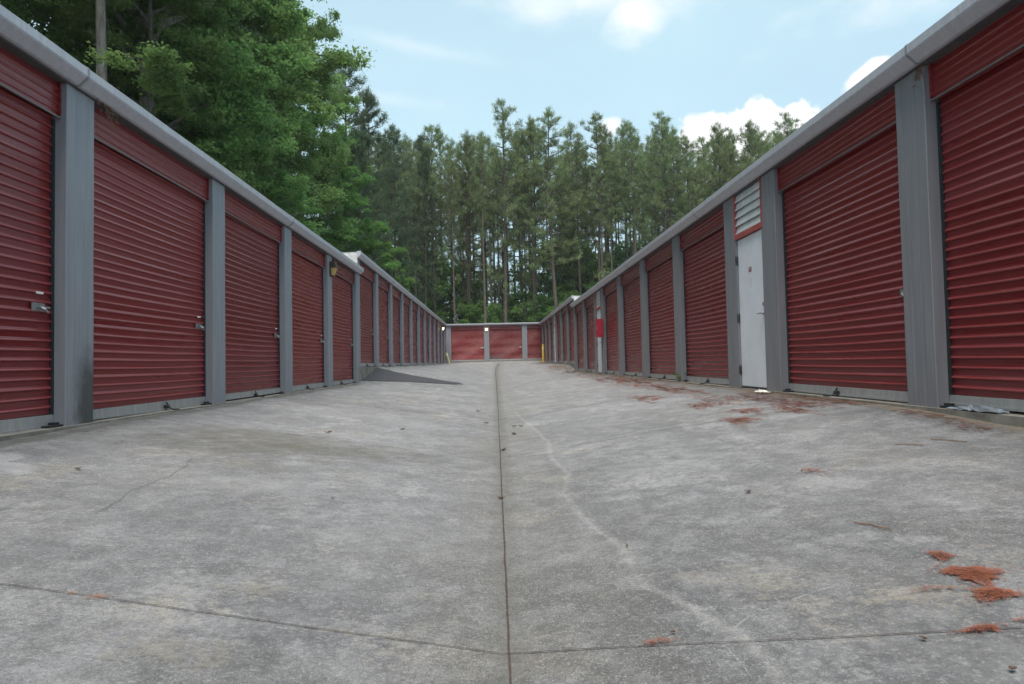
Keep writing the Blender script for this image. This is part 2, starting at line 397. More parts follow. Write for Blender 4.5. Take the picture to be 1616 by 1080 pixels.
def ribbon(name, pts, width, mat, lift=.004, jitter=0., seed=1, step=.06, kind='structure', label=None):
    """a flat strip laid on the slab along a ground polyline; 'edge' is 1 on its centre line and 0 at its rims"""
    rr = random.Random(seed); P = []
    for (a, b) in zip(pts[:-1], pts[1:]):
        n = max(1, int(math.dist(a, b)/step))
        for i in range(n): P.append((a[0]+(b[0]-a[0])*i/n, a[1]+(b[1]-a[1])*i/n))
    P.append(pts[-1])
    if jitter:
        ox = oy = 0; Q = []
        for i, p in enumerate(P):
            ox = ox*.8+rr.uniform(-jitter, jitter); oy = oy*.8+rr.uniform(-jitter, jitter); Q.append((p[0]+ox, p[1]+oy))
        P = Q
    V = []; F = []; E = []
    for i, p in enumerate(P):
        a, b = P[max(0, i-1)], P[min(len(P)-1, i+1)]
        d = Vector((b[0]-a[0], b[1]-a[1])); d.normalize(); n = Vector((-d.y, d.x))
        w_ = (width[0]+(width[1]-width[0])*i/(len(P)-1)) if isinstance(width, tuple) else width
        end = min(1, min(i, len(P)-1-i)/3+.15)
        for s_, e in ((-1, 0), (0, 1), (1, 0)):
            x, y = p[0]+n.x*w_*s_/2, p[1]+n.y*w_*s_/2
            V.append((x, y, float(gz(x, y))+lift)); E.append(e*end)
        if i:
            for k in (0, 1): F.append((3*i-3+k, 3*i-2+k, 3*i+1+k, 3*i+k))
    o = mesh_obj(name, V, F, mat)
    at = o.data.attributes.new('edge', 'FLOAT', 'POINT'); at.data.foreach_set('value', E)
    return tag(o, label, None, None, kind)
def patch(name, pts, mat, lift=.004, rings=5, kind='structure', label=None, thick=0):
    cx = sum(p[0] for p in pts)/len(pts); cy = sum(p[1] for p in pts)/len(pts); V = []; E = []; F = []
    # densify outline
    P = []
    for a, b in zip(pts, pts[1:]+pts[:1]):
        for i in range(6): P.append((a[0]+(b[0]-a[0])*i/6, a[1]+(b[1]-a[1])*i/6))
    n = len(P)
    for r in range(rings+1):
        t = 1-r/rings*.98
        for p in P:
            x, y = cx+(p[0]-cx)*t, cy+(p[1]-cy)*t
            V.append((x, y, float(gz(x, y))+lift+(thick if r > 0 else 0))); E.append(1-t)
    for r in range(rings):
        for i in range(n): F.append((r*n+i, r*n+(i+1) % n, (r+1)*n+(i+1) % n, (r+1)*n+i))
    F.append(tuple(rings*n+i for i in range(n)))
    o = mesh_obj(name, V, F, mat, smooth=True)
    at = o.data.attributes.new('edge', 'FLOAT', 'POINT'); at.data.foreach_set('value', E)
    return tag(o, label, None, None, kind)

seam_m = overlay('seam_dirt', (.045, .042, .040), (.095, .075, .062), 55, .05, .6, .85, gain=1.8)
groove_m = overlay('groove_dirt', (.040, .032, .030), (.085, .058, .046), 60, .20, .8, .85, gain=1.6)
crack_m = overlay('crack_dirt', (.07, .07, .066), (.13, .13, .125), 45, .30, 1.1, .5, gain=1.8)
white_m = overlay('white_crack_bloom', (.50, .50, .49), (.62, .61, .59), 15, .25, 1.5, .24, gain=2.4)
band_m = overlay('drain_stain', (.13, .13, .125), (.19, .185, .17), 5, .10, 1.0, .40)
pale_m = overlay('pale_patch', (.50, .51, .53), (.56, .57, .59), 9, .0, .35, .26)
rust_m = overlay('rust_stain', (.30, .15, .09), (.36, .20, .12), 14, .25, .8, .45)
tan_m = overlay('soil_wash', (.27, .235, .185), (.24, .18, .13), 5, .2, 1.0, .55, gain=2)
ribbon('drain_stain', [(.02, -2), (.02, 12), (-.02, 25), (-.05, 36), (-.03, 44), (.15, 50)], (.16, .60), band_m, .003, 0, 3, .15)
ribbon('centre_seam', [(.025, -4), (.02, 2), (.0, 12), (-.05, 25), (-.1, 36), (-.1, 44), (.1, 49)], (.0085, .045), groove_m, .0055, .0012, 4, .05)
for y0 in (-2.0, 2.12, 6.25, 10.3, 14.4, 18.5, 22.6, 26.7, 30.8, 34.9, 39.0, 43.1, 47.2):
    dl, dr = (.30, -.3) if y0 < 4 else (.55, .5)
    ribbon('slab_joint', [(-3.9, y0+dl*1.6), (-1.7, y0+dl*.85), (-.8, y0+.12), (0, y0), (.6, y0-.1 if y0 < 4 else y0+.15), (1.5, y0+dr*.85), (3.9, y0+dr*1.3)],
           .008 if y0 < 4 else .014 if y0 < 8 else .03, seam_m, .0048, .0015, int(y0*7)+50, .05)
ribbon('slab_crack', [(-1.6, 1.97), (-1.43, 1.94), (-1.24, 1.92), (-.96, 1.89)], .010, crack_m, .005, .002, 9)
ribbon('slab_crack', [(-1.12, 2.72), (-.8, 2.69), (-.51, 2.67)], .008, crack_m, .005, .002, 10)
ribbon('slab_crack', [(-2.34, 5.12), (-2.21, 4.73), (-2.15, 4.37), (-2.16, 4.25), (-2.14, 3.89), (-2.06, 3.66), (-2.0, 3.3)], .028, crack_m, .005, .006, 11, .04)
wc = [(.30, 11.5), (.37, 9.56), (.43, 8.75), (.52, 6.87), (.46, 6.01), (.51, 5.12), (.49, 4.74), (.41, 4.39), (.43, 3.88), (.48, 3.48), (.50, 3.28), (.56, 3.03), (.53, 2.69), (.57, 2.52), (.64, 2.33), (.69, 2.14), (.73, 1.98), (.74, 1.84), (.74, 1.71), (.76, 1.5)]
ribbon('sealed_crack', wc, .10, white_m, .005, .007, 12, .03)
ribbon('sealed_crack', [(.70, 2.06), (.80, 2.16), (.89, 2.21), (1.04, 2.27), (1.2, 2.33)], .014, white_m, .0052, .003, 13, .03)
ribbon('sealed_crack', [(.63, 2.05), (.66, 1.99), (.67, 1.86), (.66, 1.74)], .011, white_m, .0052, .003, 14, .03)
ribbon('sealed_crack', [(.46, 2.70), (.48, 2.66), (.51, 2.57), (.58, 2.45)], .018, white_m, .0052, .003, 15, .03)
ribbon('sealed_crack', [(1.98, 4.09), (1.92, 3.8)], .022, white_m, .005, .004, 16, .03)
ribbon('sealed_crack', [(1.69, 2.88), (1.61, 2.57)], .016, white_m, .005, .004, 17, .03)
ribbon('sealed_crack', [(2.9, 5.3), (2.73, 4.94), (2.16, 4.46), (1.65, 3.89)], .018, white_m, .005, .006, 18, .04)
patch('pale_patch', [(-3.8, 4.75), (-3.52, 4.76), (-3.37, 4.80), (-3.2, 4.56), (-3.25, 4.42), (-3.0, 4.39), (-2.67, 3.98), (-2.79, 3.94), (-3.05, 4.10), (-3.6, 4.3)], pale_m, .004)
patch('rust_stain', [(-1.45, 2.30), (-1.36, 2.29), (-1.33, 2.36), (-1.42, 2.39)], rust_m, .004)
patch('rust_stain', [(-1.52, 2.33), (-1.47, 2.32), (-1.46, 2.37), (-1.51, 2.38)], rust_m, .004)
# soil washed down the ramp at the step of the right row, and along the foot of that row
patch('soil_wash', [(3.9, 29.0), (2.9, 29.5), (2.3, 31.5), (2.6, 35), (3.0, 38), (3.9, 38)], tan_m, .005)
patch('soil_wash', [(3.9, 44.5), (2.9, 45), (2.6, 47.5), (3.1, 50.5), (3.9, 51)], rust_m, .005)
ribbon('soil_wash', [(3.68, 4.2), (3.62, 8), (3.60, 14), (3.50, 22), (3.46, 29)], .38, tan_m, .0045, .01, 21, .12)
ribbon('soil_wash', [(-3.72, 4.0), (-3.70, 9), (-3.72, 14), (-3.70, 18)], .35, overlay('foot_grime', (.13, .125, .108), (.17, .165, .145), 5, .2, .9, .5, gain=2), .0045, .01, 22, .12)
olive_m = overlay('olive_stain', (.105, .100, .078), (.15, .14, .115), 3.5, .10, 1.0, .50, gain=2)
patch('damp_stain', [(-3.75, 6.6), (-3.5, 5.3), (-2.3, 5.05), (-1.2, 5.25), (-.25, 5.2), (-.15, 6.2), (-1, 6.7), (-2.4, 7.3), (-3.2, 7.6)], olive_m, .0035, 10)
film_m = overlay('clay_film', (.30, .285, .25), (.26, .245, .215), 13, .30, .95, .36, gain=4)
patch('clay_film', [(-1.16, 2.62), (-.98, 2.70), (-.74, 2.62), (-.66, 2.45), (-.80, 2.34), (-1.02, 2.36)], film_m, .0035, 8)
patch('clay_film', [(-1.28, 2.10), (-1.0, 2.14), (-.66, 2.06), (-.62, 1.92), (-.9, 1.84), (-1.2, 1.90)], film_m, .0035, 8)
patch('clay_film', [(-.40, 2.62), (-.28, 2.66), (-.18, 2.58), (-.24, 2.50), (-.36, 2.52)], film_m, .0035, 8)
patch('clay_film', [(.78, 2.30), (.92, 2.36), (1.0, 2.28), (.88, 2.22)], film_m, .0035, 8)
bloom_m = overlay('pale_bloom', (.34, .345, .36), (.29, .295, .305), 6, .20, 1.1, .45, gain=3)
patch('pale_bloom', [(-1.9, 8.2), (-1.2, 7.3), (-.3, 7.0), (-.2, 8.6), (-.9, 10.2), (-2.2, 10)], bloom_m, .0035, 8)
patch('pale_bloom', [(-2.7, 5.0), (-1.5, 4.7), (-.6, 4.6), (-.5, 3.6), (-1.6, 3.9), (-2.6, 4.3)], bloom_m, .0035, 8)
patch('pale_bloom', [(.7, 5.4), (1.6, 5.7), (2.3, 5.2), (2.0, 4.4), (1.1, 4.2), (.6, 4.6)], bloom_m, .0035, 8)
# asphalt wedge filling the step in front of the far left row
asp = [(-3.95, 18.5), (-1.25, 20.0), (-1.08, 20.35), (-1.12, 20.72), (-1.9, 20.75), (-2.9, 20.8), (-3.95, 21.15)]
_r = random.Random(4); asp = [(x+_r.uniform(-.05, .05), y+_r.uniform(-.06, .06)) for x, y in sum([[(a[0]+(b[0]-a[0])*i/6, a[1]+(b[1]-a[1])*i/6) for i in range(6)] for a, b in zip(asp, asp[1:]+asp[:1])], [])]
asph_m = overlay('worn_asphalt', (.028, .030, .036), (.080, .082, .092), 14, .0, .22, 1.0, edge=2.4, gain=1.6)
patch('asphalt_ramp', asp, asph_m, .006, 9, label='dark asphalt wedge easing the step in front of the far left row', thick=.012)

# ---------------------------------------------------------------- storage rows
PIT = .0835; AMP = .017
def curtain(name, y0, y1, x, sgn, zb0, zb1, z0, z1, mat, parent, seed, cols=10, pitch=PIT, amp=.017, origin=(0, 0, 0), wob=.0009):
    """ribbed sheet in the plane x between y0..y1; zb0/zb1 = floor height at either end; heights z0..z1 above it; ribs bulge by sgn*amp"""
    rr = random.Random(seed); rows = []
    z = z0; prof = ((0, 0), (.54, 0), (.58, .25), (.64, .85), (.72, 1.), (.80, .85), (.86, .25))
    k = 0
    while z < z1:
        for (f, o_) in prof:
            zz = z+f*pitch
            if zz < z1: rows.append((zz, o_, k))
        z += pitch; k += 1
    rows.append((z1, 0, k))
    nrib = k+2
    ph = [rr.uniform(0, 6.28) for _ in range(nrib)]; am = [rr.uniform(.3, 1)*wob*(1 if cols > 7 else .4) for _ in range(nrib)]; fr = [rr.uniform(1.5, 4) for _ in range(nrib)]
    lean = [rr.gauss(0, .0005 if cols < 7 or amp < .012 else .0009) for _ in range(nrib)]
    V = []; F = []
    for (zz, o_, ki) in rows:
        for c in range(cols+1):
            t = c/cols; y = y0+(y1-y0)*t
            sag = -.006*math.sin(math.pi*t)*(1 if z0 < .5 else .3)
            dz = am[ki]*math.sin(ph[ki]+fr[ki]*t*3)+sag
            V.append((x+sgn*(amp*o_+.0035*math.sin(5*t+ki*.21+seed)+lean[ki])-origin[0], y-origin[1], zb0+(zb1-zb0)*t+zz+dz-origin[2]))
    n = cols+1
    for r in range(len(rows)-1):
        for c in range(cols):
            q = (r*n+c, r*n+c+1, (r+1)*n+c+1, (r+1)*n+c); F.append(q if sgn > 0 else q[::-1])
    o = mesh_obj(name, V, F, mat, parent, origin)
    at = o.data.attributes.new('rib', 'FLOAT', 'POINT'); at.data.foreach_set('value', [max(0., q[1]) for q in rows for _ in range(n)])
    return o

def storage_row(label, side, X, TH, ZB, MB_, ZT, MT_, marks, yend0, yend1, depth, pillar_mat, first_near=True, dirty=None, seed=0, group=None, cap=False):
    """marks: list of (y, kind) for each column's near edge; kind = what fills the bay after it: 'door', 'utility' or None.
    side=-1: row left of the lane, faces +x; side=+1: row right, faces -x. Everything is sheared along the lane with the slab and the eave."""
    root = empty('storage_building', (X+math.tan(TH)*yend0, yend0, ZB+MB_*yend0)); O = root.location.copy()
    tag(root, label, 'storage building', group)
    s = -side                                             # direction towards the lane
    tt = math.tan(TH)
    fx = lambda y, o: X+tt*y+s*o                          # o > 0 : proud of the column faces, towards the lane
    zb = lambda y: ZB+MB_*y
    zt = lambda y: ZT+MT_*y
    def P(y, o, z): return (fx(y, o)-O.x, y-O.y, z-O.z)
    def slabbox(mb, y0, y1, o0, o1, za, zc):              # za, zc: functions of y
        a, b = min(o0, o1), max(o0, o1)
        mb.hexa([P(y0, a, za(y0)), P(y0, b, za(y0)), P(y1, b, za(y1)), P(y1, a, za(y1)), P(y0, a, zc(y0)), P(y0, b, zc(y0)), P(y1, b, zc(y1)), P(y1, a, zc(y1))])
        return mb
    W, D = .405, .112
    # foundation, back wall, end walls, roof
    slabbox(MB(), yend0+.01, yend1-.01, -depth+.05, .035, lambda y: zb(y)-.9, lambda y: zb(y)).build('foundation', MT['slab'], root)
    m = MB(); slabbox(m, yend0, yend1, -depth, -depth+.12, lambda y: zb(y)+.002, lambda y: zt(y)-.10)
    slabbox(m, yend0, yend0+.05, -depth+.122, -.16, lambda y: zb(y)+.002, lambda y: zt(y)-.02)
    slabbox(m, yend1-.05, yend1, -depth+.122, -.16, lambda y: zb(y)+.002, lambda y: zt(y)-.02)
    slabbox(m, yend0+.06, yend1-.06, -.36, -.30, lambda y: zb(y)+.002, lambda y: zt(y)-.13)
    m.build('wall', MT['whitewall'], root)
    m = MB(); m.hexa([P(yend0, -depth-.15, zt(yend0)-.095), P(yend0, .02, zt(yend0)-.028), P(yend1+.1, .02, zt(yend1)-.028), P(yend1+.1, -depth-.15, zt(yend1)-.095),
                      P(yend0, -depth-.15, zt(yend0)-.06), P(yend0, .02, zt(yend0)-.003), P(yend1+.1, .02, zt(yend1)-.003), P(yend1+.1, -depth-.15, zt(yend1)-.06)])
    m.build('roof', MT['roof'], root)
    # gutter: upright face, bevelled lower face
    y0, y1 = yend0-.12, yend1-.06
    gp = [(.022, 0), (.125, .004), (.140, -.004), (.140, -.078), (.132, -.094), (.062, -.158), (.046, -.165), (.022, -.165)]
    ys = [y0+(y1-y0)*i/30 for i in range(31)]; rr = random.Random(seed+5); m = MB()
    rings = []
    for y in ys:
        dz = rr.gauss(0, .0018); do = rr.gauss(0, .0015); rings.append([P(y, o+do, zt(y)+z+dz) for (o, z) in gp])
    b = 0
    for i in range(len(ys)-1): m.ring_extrude(rings[i], rings[i+1], True, False)
    m.F += [tuple(range(len(gp)-1, -1, -1)), tuple(len(m.V)-len(gp)+i for i in range(len(gp)))]
    g = m.build('gutter', MT['gutter'], root)
    ysm = 6.04 if side < 0 else 5.56
    k = -4
    while ysm+k*6.1 < y1:
        y = ysm+k*6.1; k += 1
        if y < y0+.3: continue
        m = MB(); gq = [(o+(.004 if o > .1 else .003), z+(.004 if z > -.05 else -.004)) for (o, z) in gp]
        m.ring_extrude([P(y-.012, o, zt(y)+z) for (o, z) in gq], [P(y+.012, o, zt(y)+z) for (o, z) in gq])
        m.build('gutter_seam', MT['grey'], root)
    # soffit strip behind the gutter
    slabbox(MB(), yend0, yend1, -.29, .020, lambda y: zt(y)-.175, lambda y: zt(y)-.04).build('soffit', MT['soffit'], root)
    if cap:      # white panel closing the step under the raised roof
        m = MB(); slabbox(m, yend0-.016, yend0-.002, -2.2, .018, lambda y: zt(yend0)-.75, lambda y: zt(yend0)-.035); m.build('end_panel', MT['whitewall'], root)
    # columns
    for i, (y, kind) in enumerate(marks):
        # pressed steel column: two shallow creases in its face
        o0 = -D-.06
        pf = [(0, o0), (0, -.006), (.006, 0), (.115, 0), (.125, -.0022), (.150, -.0022), (.160, 0), (W-.160, 0), (W-.150, -.0022), (W-.125, -.0022), (W-.115, 0), (W-.006, 0), (W, -.006), (W, o0)]
        m = MB()
        nz = 7; rr2 = random.Random(seed*31+i)
        oy, ox = y, fx(y, 0); base = (ox-O.x, y-O.y, zb(y)-O.z)
        rings = []
        for j in range(nz):
            t = j/(nz-1); do = rr2.gauss(0, .0012)
            rings.append([(fx(y+py, po+do)-ox, py, (zb(y+py)-zb(y)) + t*(zt(y+py)-.176-zb(y+py))) for (py, po) in pf])
        for j in range(nz-1): m.ring_extrude(rings[j], rings[j+1], True, False)
        m.F += [tuple(range(len(pf))), tuple(len(m.V)-len(pf)+q for q in range(len(pf)-1, -1, -1))]
        col = m.build('column', MT['greydirty'] if dirty == i else pillar_mat, root, base)
        if kind is None: continue
        ynext = marks[i+1][0]; ya, yb = y+W, ynext
        near = abs(y) < 14
        if kind == 'door':
            hb = lambda yy: zt(yy)-.51                                  # underside of the header panel
            org = (fx(ya, -.115)-O.x, ya-O.y, zb(ya)-O.z)
            # door curtain (local to its own origin)
            def lc(o_): return o_
            Z0, Z1 = zb(ya), zb(yb); H = hb(ya)-zb(ya)+.10
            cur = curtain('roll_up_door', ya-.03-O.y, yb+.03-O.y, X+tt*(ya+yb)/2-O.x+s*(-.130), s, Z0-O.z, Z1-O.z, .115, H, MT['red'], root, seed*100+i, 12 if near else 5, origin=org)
            if tt:   # follow the slight skew of the row
                me = cur.data
                for v in me.vertices: v.co.x += tt*(v.co.y-(yb-ya)/2)
            def sub(name, mb, mat, **kw): 
                o_ = mb.build(name, mat, cur, (-org[0], -org[1], -org[2]), **kw); return o_
            # bottom rail
            rr3 = random.Random(seed*77+i); lift = rr3.choice((.008, .012, .02)); tilt = rr3.gauss(0, .004)
            m = MB(); slabbox(m, ya+.005, yb-.005, -.128, -.105, lambda yy: zb(yy)+lift+tilt*(yy-ya), lambda yy: zb(yy)+.108)
            slabbox(m, ya+.005, yb-.005, -.103, -.092, lambda yy: zb(yy)+lift+tilt*(yy-ya), lambda yy: zb(yy)+lift+.022+tilt*(yy-ya))
            sub('bottom_rail', m, MT['rail'])
            if near or abs(y) < 25:
                yc = (ya+yb)/2+rr3.uniform(-.25, .3)
                m = MB(); m.tube([P(yc-.035, -.075, zb(yc)+.045), P(yc+.035, -.075, zb(yc)+.045)], .022, 10)
                m.tube([P(yc, -.085, zb(yc)+.10), P(yc+.01, -.06, zb(yc)+.04), P(yc+.02, -.02, zb(yc)+.012), P(yc+.10, .02, zb(yc)+.006)], .010, 6)
                sub('floor_latch', m, MT['dark'])
                yk = yb-.10
                m = MB(); slabbox(m, yk-.08, yk+.10, -.095, -.02, lambda yy: zb(yy)+.003, lambda yy: zb(yy)+.02); slabbox(m, yk+.02, yk+.09, -.10, -.05, lambda yy: zb(yy)+.021, lambda yy: zb(yy)+.04)
                sub('guide_foot', m, MT['dark'])
            # guide channels beside the curtain
            for g0, g1 in ((ya+.0015, ya+.024), (yb-.024, yb-.0015)):
                m = MB(); slabbox(m, g0, g1, -.165, -.102, lambda yy: zb(yy)+.11, lambda yy: hb(yy)); sub('guide_channel', m, MT['dark'])
            # slide latch with its padlock hasp and the small white tag above it
            zl = 1.045
            yl = yb-.20 if side < 0 else ya+.13
            dr = 1 if side < 0 else -1
            m = MB(); slabbox(m, min(yl-dr*.08, yl+dr*.08), max(yl-dr*.08, yl+dr*.08), -.112, -.104, lambda yy: zb(yy)+zl-.035, lambda yy: zb(yy)+zl+.035)
            m.tube([P(yl-dr*.02, -.088, zb(yl)+zl), P(yl+dr*.115, -.088, zb(yl)+zl)], .009, 8)
            m.tube([P(yl+dr*.01, -.085, zb(yl)+zl-.005), P(yl+dr*.015, -.06, zb(yl)+zl-.02), P(yl+dr*.05, -.06, zb(yl)+zl-.045)], .012, 7)
            lt = sub('latch', m, MT['chrome'])
            m = MB(); slabbox(m, yl+dr*.02-.045, yl+dr*.02+.045, -.111, -.108, lambda yy: zb(yy)+zl+.115, lambda yy: zb(yy)+zl+.135); sub('number_tag', m, MT['sticker'])
            # header panel
            oh = (fx(ya, -.06)-O.x, ya-O.y, zt(ya)-O.z)
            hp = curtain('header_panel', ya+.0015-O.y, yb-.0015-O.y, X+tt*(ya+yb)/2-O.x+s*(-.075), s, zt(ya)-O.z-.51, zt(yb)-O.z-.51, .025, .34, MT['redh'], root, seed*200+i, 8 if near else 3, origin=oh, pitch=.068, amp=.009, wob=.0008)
            for v in hp.data.vertices: v.co.x += tt*(v.co.y-(yb-ya)/2)
            m = MB(); slabbox(m, ya+.0015, yb-.0015, -.070, -.051, lambda yy: zt(yy)-.500, lambda yy: zt(yy)-.488)
            m.build('header_lip', MT['lip'], hp, (-oh[0], -oh[1], -oh[2]))
            for g0, g1 in ((yb-.022, yb-.0015), (ya+.0015, ya+.022)):
                m = MB(); slabbox(m, g0, g1, -.088, -.050, lambda yy: zt(yy)-.4715, lambda yy: zt(yy)-.177); m.build('side_trim', MT['red'], hp, (-oh[0], -oh[1], -oh[2]))
        elif kind == 'utility':
            # narrow bay: grey jambs, white steel door, red framed white louvre above
            za_, zt_ = (lambda yy: zb(yy)+.002), (lambda yy: zt(yy)-.18)
            dy0, dy1 = ya+.055, yb-.075                   # door leaf
            ztop = 2.26
            m = MB(); slabbox(m, ya+.001, dy0, -.10, -.004, za_, zt_); slabbox(m, dy1, yb-.001, -.10, -.004, za_, zt_)
            m.build('door_frame', MT['greyr'], root)
            leaf = MB(); slabbox(leaf, dy0+.004, dy1-.004, -.085, -.035, lambda yy: zb(yy)+.03, lambda yy: zb(yy)+ztop)
            lf = leaf.build('utility_door', MT['white'], root, bevel=.003)
            m = MB(); slabbox(m, dy0+.001, dy1-.001, -.10, -.02, lambda yy: zb(yy)+.002, lambda yy: zb(yy)+.026); m.build('threshold', MT['dark'], root)
            zl = 1.08; yl = dy0+.075
            m = MB(); m.tube([P(yl, -.036, zb(yl)+zl), P(yl, .015, zb(yl)+zl)], [.026, .012], 10); m.tube([P(yl-.005, .016, zb(yl)+zl), P(yl+.10, .02, zb(yl)+zl-.005)], .009, 8)
            m.tube([P(yl, -.034, zb(yl)+zl+.13), P(yl, -.022, zb(yl)+zl+.13)], .024, 10)
            m.build('lever_handle', MT['chrome'], lf)
            for hz in (.27, 1.06, 1.95):
                m = MB(); m.tube([P(dy1-.004, -.024, zb(dy1)+hz-.07), P(dy1-.004, -.024, zb(dy1)+hz+.07)], .012, 8); slabbox(m, dy1-.01, dy1+.02, -.003, .001, lambda yy: zb(yy)+hz-.065, lambda yy: zb(yy)+hz+.065); m.build('hinge', MT['dark'], lf)
            if y < 15:
                yp = (dy0+dy1)/2+.03
                m = MB(); slabbox(m, yp-.05, yp+.05, -.0345, -.031, lambda yy: zb(yy)+1.72, lambda yy: zb(yy)+1.79); m.build('door_plaque', MT['plaque'], lf)
                m = MB(); slabbox(m, yp-.03, yp+.035, -.0305, -.030, lambda yy: zb(yy)+1.765, lambda yy: zb(yy)+1.775); slabbox(m, yp-.03, yp+.01, -.0305, -.030, lambda yy: zb(yy)+1.74, lambda yy: zb(yy)+1.75); m.build('plaque_lettering', MT['sticker'], lf)
                m = MB()
                for q in (-.04, .03): slabbox(m, yp+q-.007, yp+q+.007, -.0345, -.034, lambda yy: zb(yy)+1.47+abs(q)*.3, lambda yy: zb(yy)+1.62)
                m.build('faded_number', simple('faded_glue', (.45, .45, .46), .7, 0, .25, 60), lf)
            # louvre
            vz0, vz1 = ztop+.10, None
            ly0, ly1 = dy0-.04, dy1+.03
            lv = MB(); t_ = .055
            bot = lambda yy: zb(yy)+ztop+.012; top = lambda yy: zt(yy)-.18
            slabbox(lv, ly0, ly1, -.075, .006, bot, lambda yy: bot(yy)+t_+.02)
            slabbox(lv, ly0, ly0+t_*.7, -.075, .005, lambda yy: bot(yy)+t_+.0205, top); slabbox(lv, ly1-t_*.7, ly1, -.075, .005, lambda yy: bot(yy)+t_+.0205, top)
            fr = lv.build('louvre_frame', MT['redtrim'], root)
            m = MB(); slabbox(m, ly0+t_*.7, ly1-t_*.7, -.074, -.07, lambda yy: bot(yy)+t_+.02, top)
            hh = (top(ly0)-bot(ly0)-t_-.02)/5
            for q in range(5):
                a0, b0 = ly0+t_*.7+.002, ly1-t_*.7-.002; zq = t_+.024+q*hh
                def zz(yy, e): return bot(yy)+zq+e
                m.hexa([P(a0, -.020, zz(a0, 0)), P(a0, -.012, zz(a0, 0)), P(b0, -.012, zz(b0, 0)), P(b0, -.020, zz(b0, 0)),
                        P(a0, -.048, zz(a0, hh*.98)), P(a0, -.040, zz(a0, hh*.98)), P(b0, -.040, zz(b0, hh*.98)), P(b0, -.048, zz(b0, hh*.98))])
                slabbox(m, a0, b0, -.012, -.004, lambda yy: zz(yy, 0), lambda yy: zz(yy, .022))
            m.build('louvre_slats', MT['louver'], fr)
    return dict(P=P, O=O, fx=fx, zb=zb, zt=zt, root=root, s=s)

S = 3.05
# left row, near
L1y = 5.954
mk = [(L1y+S*k, 'door') for k in range(-3, 4)]+[(L1y+4*S, None)]
LN = storage_row('nearest left row of dark red roll-up doors between wide blue grey columns', -1, -3.831, 0, -.4905, .00676, 2.801, .00147, mk, mk[0][0], mk[-1][0]+.42, 4.6, MT['grey'], dirty=3, seed=1, group='red door storage rows')
# left row, far: slab steps up
L2y = 21.381
mk = [(L2y-S+.02, 'door')]+[(L2y+S*k, 'door') for k in range(0, 9)]+[(L2y+9*S, 'door'), (L2y+10*S-.30, None)]
LF = storage_row('farther left row on the raised slab with many narrow grey columns', -1, -3.741, -.006, -.0468, .0060, 3.170, .00562, mk, mk[0][0]+.01, mk[-1][0]+.42, 4.6, MT['grey'], seed=2, group='red door storage rows', cap=True)
# right row, near
nR = .4956
R1y = 5.562
pos = [-3, -2, -1, 0, 1, 1+nR, 2+nR, 3+nR, 4+nR, 5+nR, 5+2*nR, 6+2*nR, 7+2*nR]
kd = ['door']*4+['utility']+['door']*4+['utility', 'door', 'door', None]
mk = [(R1y+S*p, k) for p, k in zip(pos, kd)]
RN = storage_row('nearest right row of red roll-up doors with two white utility doors', 1, 3.7875, -.0076, -.465, .00667, 2.695, .00429, mk, mk[0][0], mk[-1][0]+.42, 4.6, MT['greyr'], seed=3, group='red door storage rows')
R2y = 33.998
pos = [-1, 0, 1, 2, 2+nR, 3+nR, 4+nR, 5+nR, 5.95+nR]
kd = ['door', 'door', 'door', 'utility', 'door', 'door', 'door', 'door', None]
mk = [(R2y+S*p+(.02 if p < 0 else 0), k) for p, k in zip(pos, kd)]
RF = storage_row('farther right row past the roof step, partly hidden by the nearer row', 1, 3.950, -.0086, -.194, .0085, 3.056, .00693, mk, mk[0][0]+.01, min(mk[-1][0]+.42, 52.6), 4.6, MT['greyr'], seed=4, group='red door storage rows', cap=True)

